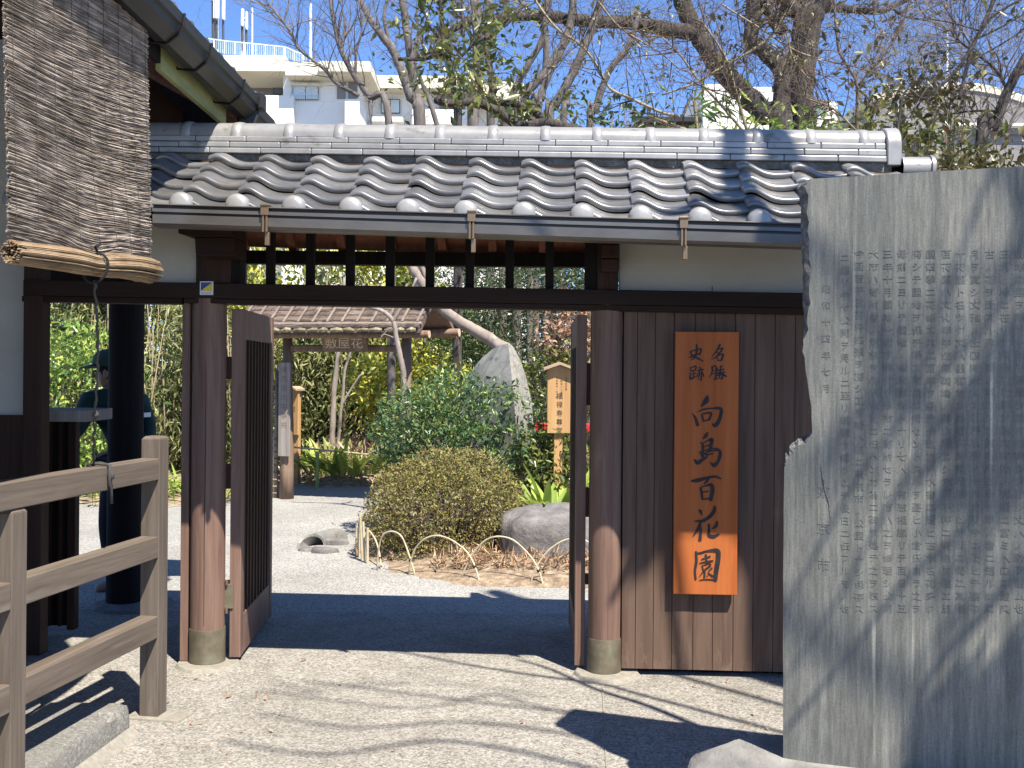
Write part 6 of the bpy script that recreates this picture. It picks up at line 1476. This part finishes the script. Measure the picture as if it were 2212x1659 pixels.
tree('slim_evergreen_tree', 'slim dark trunk with sparse glossy leaves between the grey trunks', [([(990, 290), (983, 211), (972, 141), (958, 88), (951, -10)], (19, 9), T(g=True)), ([(972, 141), (1000, 118), (1030, 90), (1060, 80), (1100, 40)], (8, 5)), ([(860, 128), (916, 127), (940, 118), (962, 98)], (8, 9)), ([(958, 88), (930, 60), (915, 20)], (6, 3)), ([(985, 215), (1010, 190), (1040, 160)], (6, 2))],
     14, 'bark_dark', 'twig_brown', 45, (.35, .9), 3, 'lf_camellia', 620, .125, tr=.008, leafr=.3)
tree('grey_trunk_tree', 'pair of straight grey trunks in the middle of the sky, left of the gnarled limbs', [([(1021, 290), (1028, 176), (1032, 88), (1025, -10)], (27, 22), T(g=True)), ([(1060, 290), (1064, 190), (1053, 105), (1057, -10)], (19, 15), T(g=True)), ([(1034, 130), (1050, 116), (1071, 70), (1099, 46), (1134, 5)], (10, 10)), ([(1025, 95), (1005, 50), (985, 0)], (10, 7))],
     18, 'bark_grey', 'twig_grey', 24, (.5, 1.1), 4, tr=.009)
tree('fan_of_trunks_tree', 'grey tree whose many stems fan out to the upper right', [([(1090, 290), (1099, 225), (1134, 151), (1173, 81), (1183, -10)], (17, 13), T(g=True)), ([(1162, 290), (1172, 207), (1180, 105), (1176, 53), (1190, -10)], (15, 13), T(g=True)), ([(1120, 285), (1127, 218), (1166, 169), (1204, 116), (1229, 63), (1240, -10)], (20, 16), T(g=True)), ([(1150, 270), (1162, 218), (1183, 169), (1222, 91), (1232, 40)], (15, 12), T(g=True)), ([(1185, 290), (1197, 232), (1232, 169), (1267, 91), (1290, 30), (1300, -10)], (22, 15), T(g=True)), ([(1275, 290), (1285, 243), (1306, 176), (1324, 141), (1359, 98), (1380, 30)], (18, 11), T(g=True)), ([(1217, 290), (1225, 230), (1224, 190)], (17, 12), T(g=True))],
     19, 'bark_grey', 'twig_grey', 40, (.5, 1.2), 5, 'lf_camellia', 260, .13, tr=.009)
tree('gnarled_tree', 'big gnarled old tree with furrowed bark and a long limb reaching left', [([(1738, 300), (1731, 212), (1735, 142), (1740, 71), (1752, 27), (1775, -12)], (52, 62), T(g=True, n=16, wob=.03)), ([(1690, 300), (1655, 250), (1611, 205), (1558, 150), (1522, 97), (1487, 35), (1469, -12)], (50, 36), T(g=True, n=16, wob=.05)),
      ([(1500, 72), (1440, 63), (1359, 49), (1271, 46), (1183, 35), (1113, 35), (1060, 40), (1018, 44), (979, 63), (940, 105), (880, 127)], (34, 8), T(n=12, dY=-2, tw=1, wob=.10)), ([(1690, 285), (1690, 215), (1690, 160), (1650, 108), (1622, 89), (1628, 44), (1628, -12)], (40, 30), T(n=14)), ([(1692, 165), (1712, 120), (1722, 95)], (32, 20), T(n=12)),
      ([(1775, 20), (1814, 18), (1850, 22), (1903, 24), (1935, 10), (1985, -10)], (20, 9), T(tw=2)), ([(1690, 70), (1660, 20), (1640, -10)], (30, 26), T(n=12)), ([(1745, 40), (1700, 10), (1690, -12)], (40, 34), T(n=12)), ([(1925, 14), (1955, 36), (2010, 46), (2060, 70)], (7, 3))],
     20, 'bark_dark', 'twig_brown', 180, (.6, 1.7), 6, 'lf_olive', 900, .14, tr=.013, droop=.02)
tree('pruned_limb_tree', 'low gnarled limb lying just above the ridge, pruned at its left end', [([(1290, 300), (1240, 279), (1183, 266), (1135, 272), (1113, 268), (1078, 243), (1028, 221), (990, 224), (960, 222), (942, 216)], (22, 15), T(n=12, wob=.10, dY=-.8)), ([(1185, 262), (1150, 240), (1120, 226), (1078, 222)], (19, 13), T(n=10)), ([(1028, 221), (1030, 195), (1046, 178)], (6, 4)), ([(944, 218), (950, 196), (972, 178)], (5, 2.5))],
     13, 'bark_dark', 'twig_brown', 26, (.35, .9), 7, 'lf_camellia', 420, .12, tr=.008, leafr=.28)
tree('weeping_branch_tree', 'pale straw-coloured branches sweeping across in front of the gnarled tree', [([(1506, 284), (1469, 253), (1429, 243), (1359, 211), (1317, 190), (1288, 141), (1253, 95), (1201, 60), (1148, -10)], (7, 5), T(g=True)), ([(1614, 284), (1590, 200), (1570, 131), (1540, 80), (1517, 49)], (7, 4)), ([(1430, 205), (1500, 180), (1570, 139), (1630, 105), (1671, 71), (1719, -6)], (4, 7)), ([(1606, 284), (1560, 230), (1510, 175), (1470, 120), (1430, 80)], (6, 3)), ([(1490, 284), (1440, 265), (1400, 250)], (8, 5)), ([(1700, 72), (1715, 130), (1760, 185)], (4, 3)), ([(1851, 284), (1800, 235), (1750, 215), (1715, 200)], (5, 3)), ([(1560, 10), (1640, 60), (1720, 110), (1800, 135)], (4, 3)), ([(1290, 0), (1340, 60), (1420, 110), (1469, 150)], (4, 2.5))],
     10, 'twig_pale', 'twig_brown', 190, (.35, .95), 8, 'lf_olive', 700, .05, tr=.006, lvl=2, leafr=.2, upb=0)
tree('forked_sapling', 'thin dark sapling forking in a tall V right of the big tree', [([(1851, 300), (1851, 187), (1832, 145), (1813, 112), (1806, 60), (1802, -10)], (7, 5), T(g=True)), ([(1851, 187), (1890, 140), (1918, 105), (1950, 50), (1967, -10)], (5, 4)), ([(1855, 265), (1845, 288)], (3, 2))],
     11, 'twig_brown', 'twig_grey', 34, (.35, .9), 9, 'lf_olive', 160, .08, tr=.005)
tree('crossing_branch_tree', 'dark straight stem crossing diagonally above the ridge end', [([(1940, 270), (2000, 214), (2068, 150), (2110, 80), (2130, 40), (2151, -10)], (6, 9), T(g=True)), ([(2072, 215), (2085, 160), (2106, 86), (2117, 67), (2151, 30), (2212, -5)], (8, 5)), ([(2106, 86), (2160, 60), (2212, 30)], (5, 3)), ([(2068, 150), (2120, 120), (2180, 85), (2230, 50)], (4, 3)), ([(2117, 67), (2060, 50), (2000, 40)], (4, 2))],
     12, 'bark_dark', 'twig_grey', 70, (.5, 1.3), 10, 'lf_olive', 180, .08, tr=.006, lvl=2)
tree('dark_trunk_tree', 'leaning dark trunk at the right edge behind the stele', [([(2120, 310), (2147, 277), (2177, 195), (2207, 139), (2230, 100)], (24, 18), T(g=True)), ([(2177, 195), (2150, 150), (2100, 110), (2060, 80)], (8, 4), T(tw=3)), ([(2190, 165), (2230, 150), (2280, 110)], (8, 5)), ([(2160, 240), (2100, 240), (2030, 250)], (6, 3), T(tw=2))],
     13, 'bark_dark', 'twig_grey', 90, (.5, 1.4), 11, tr=.008, lvl=2)
tree('twiggy_tree', 'haze of fine bare twigs in front of the grey building', [([(2010, 320), (2020, 260), (1990, 200), (1960, 150)], (8, 3), T(g=True, tw=2)), ([(2060, 320), (2070, 250), (2090, 190), (2130, 140)], (8, 3), T(g=True, tw=2)), ([(2170, 320), (2190, 250), (2240, 190)], (8, 3), T(tw=2)), ([(1930, 320), (1940, 250), (1910, 190), (1880, 120)], (6, 2), T(g=True))],
     16, 'bark_grey', 'twig_grey', 95, (.6, 1.6), 12, tr=.007, lvl=2)
# leafy bushes that show above the roof and behind the stele
shrub('evergreen_bush', 'olive-leaved bush showing above the top edge of the stele', (4.1, 9.6, 3.15), (1.15, .5, .42), 3000, .085, 'lf_olive', 'bush', stems=16, k=dict(shell=.8, noise=.4), per=8, aspect=.42)
shrub('evergreen_bush', 'bright glossy leaves at the foot of the gnarled tree above the ridge', (4.3, 15.5, 4.72), (.9, .5, .38), 620, .16, 'lf_green', 'bush', stems=14, k=dict(shell=.8, noise=.4), per=8)
shrub('evergreen_bush', 'dark green leaves over the ridge behind the forked sapling', (5.1, 14.0, 4.55), (.85, .5, .42), 620, .14, 'lf_camellia', 'bush', stems=14, k=dict(shell=.8, noise=.4), per=8)
shrub('evergreen_bush', 'brownish leaf cluster hanging in front of the grey building', (4.85, 12.6, 4.95), (.75, .4, .38), 420, .12, 'lf_olive', 'bush', stems=10, k=dict(shell=.8, noise=.5), per=8)
shrub('evergreen_bush', 'tuft of spiky leaves just above the ridge near the pruned limb', (2.7, 14.3, 4.72), (.30, .25, .22), 260, .22, 'lf_green', 'bush', stems=6, aspect=.1, out=1.5)
shrub('evergreen_bush', 'dark leaves between the fanning stems above the ridge', (1.55, 16.0, 5.25), (.7, .4, .40), 300, .13, 'lf_dark', 'bush', stems=10, k=dict(shell=.8, noise=.4), per=6)

# ================================================================== THE TREE IN THE YARD, BEHIND THE CAMERA TO THE RIGHT: it casts the branch shadows
UPV = -SUNV
def cast(p, t): return Vector(p) + UPV * t
yard = plant('yard_tree', (6.6, -2.2, 0), 'tall tree in the yard whose branches shade the stele and the gate', 'tree')
m = MB()
def sh(pts, t0, t1, w0, w1, root=None, n=7):
    P = [cast(p, t0 + (t1 - t0) * i / (len(pts) - 1)) for i, p in enumerate(pts)]
    k = len(P); R = [(w0 + (w1 - w0) * i / (k - 1)) / 2 for i in range(k)]
    if root is not None:
        rt_ = Vector(root); P = [rt_] + [rt_.lerp(P[0], q) for q in (.4, .7, .88, .96)] + P; R = [R[0] * q for q in (1.3, 1.15, 1.05, 1.02, 1.0)] + R
    Q, rr = smooth3(P, R, 4); m.tube(Q, rr, n); return P
def onS(x, y): l, z = S_.px(x, y, 0); return S_.w(l, 0, z)
def onP(x, y): l, z = G.px(x, y, PY); return G.w(l, PY, z)
m.tube([(6.6, -2.2, -.1), (6.55, -2.15, 1.5), (6.5, -2.1, 3.2), (6.45, -2.0, 5.0), (6.4, -1.9, 7.0), (6.5, -1.9, 9.5)], [.24, .20, .17, .14, .11, .06], 14)
hub = Vector((6.45, -2.0, 5.6)); hub2 = Vector((6.4, -1.9, 7.2))
# thin branches whose shadows rake across the stele
for pts, t0, t1, w0, w1 in ((((2150, 365), (2060, 590), (2000, 760), (1920, 960), (1880, 1060)), 3.2, 3.0, .030, .014), (((2212, 600), (2140, 690), (2010, 830), (1870, 1010), (1692, 1320)), 3.0, 2.8, .040, .018), (((2212, 760), (2040, 900), (1900, 1130), (1790, 1330), (1700, 1460)), 3.1, 2.8, .034, .014), (((2212, 1020), (2080, 1150), (1950, 1260), (1830, 1420), (1695, 1580)), 2.8, 2.6, .042, .018),
      (((2100, 560), (1980, 760), (1860, 900), (1720, 1020)), 3.6, 3.4, .020, .010), (((2212, 1240), (2120, 1330), (2010, 1460), (1960, 1600)), 2.6, 2.5, .05, .03), (((2050, 700), (2000, 800), (1930, 850), (1850, 870)), 4.5, 4.3, .02, .012)):
    sh([onS(*p) for p in pts], t0, t1, w0 * .62, w1 * .7, hub)
# branches over the paving and the planks
for pts, t0, t1, w0, w1 in ((((1560, 1590), (1400, 1525), (1290, 1490), (1190, 1446), (1120, 1425)), 3.0, 4.0, .052, .022), (((1300, 1478), (1150, 1458), (1000, 1434), (830, 1403), (640, 1392)), 4.0, 5.2, .035, .02), (((1660, 1640), (1350, 1555), (1100, 1525), (900, 1500), (650, 1470)), 5.5, 6.5, .028, .02), (((1500, 1659), (1250, 1590), (1000, 1560), (760, 1572), (560, 1540)), 5.8, 6.8, .035, .02), (((1400, 1700), (1200, 1640), (950, 1600), (700, 1630), (480, 1600)), 5.5, 6.6, .04, .022), (((1060, 1500), (900, 1530), (700, 1510), (560, 1490)), 6.2, 7.0, .022, .014)):
    sh([GP(*p) for p in pts], t0, t1, w0, w1, hub2)
sh([onP(*p) for p in ((1420, 1080), (1370, 1180), (1330, 1280), (1300, 1340))], 4.2, 4.0, .045, .03, hub2)
sh([onP(*p) for p in ((1640, 1190), (1570, 1130), (1470, 1145), (1345, 1165))], 5.0, 4.8, .16, .08, hub2)
# a thick limb whose shadow crosses the roof
def onR(x, y, s): l = G.px(x, y, ry(s))[0]; return G.w(l, ry(s), rz(l, s) + .03)
rp0 = G.px(1590, 300, -.08); sh([G.w(rp0[0] - .15, .3, 3.2), G.w(rp0[0], -.08, rp0[1]), onR(1590, 400, .6), onR(1640, 455, .1), G.w(G.px(1725, 520, -.87)[0], -.87, G.px(1725, 520, -.87)[1])], 4.8, 4.6, .145, .13, Vector((6.45, -1.9, 9.3)), 10)
sh([onR(1590, 400, .6), onR(1500, 440, .25), onR(1400, 455, .1)], 4.75, 4.8, .09, .05)
for _ in range(1): pass
trk = m.build('trunk', M['bark_dark'], None, True); child(trk, yard)
m = MB(); rn = random.Random(31)
for i in range(9): p = hub2.lerp(Vector((2.6, .2, 8.2)), .35 + .65 * rn.random()) + Vector((rn.gauss(0, .5), rn.gauss(0, .5), rn.gauss(0, .3))); twigs(m, p, Vector((-1, .3, .2)), rn.uniform(.6, 1.5), .010, 2, rn)
child(m.build('twigs', M['twig_brown'], None), yard)
Cs = []
for (x, y), t, r_, n_ in (((2215, 860), 3.3, (.13, .10, .17), 560), ((2190, 950), 3.3, (.07, .08, .06), 80), ((2225, 1590), 2.6, (.25, .2, .21), 700), ((2090, 1670), 2.5, (.15, .15, .06), 150), ((2010, 1270), 5.5, (.14, .1, .08), 9), ((1850, 870), 6.0, (.22, .1, .05), 15), ((1990, 770), 6.0, (.22, .1, .05), 15), ((2140, 1230), 5.0, (.14, .1, .12), 8)):
    P, D = blob_points(tuple(cast(onS(x, y), t)), r_, n_, shell=.9, noise=.2); Cs.append(P)
child(leaves('foliage', np.concatenate(Cs), .09, M['lf_camellia'], aspect=.5, up=0.1), yard)
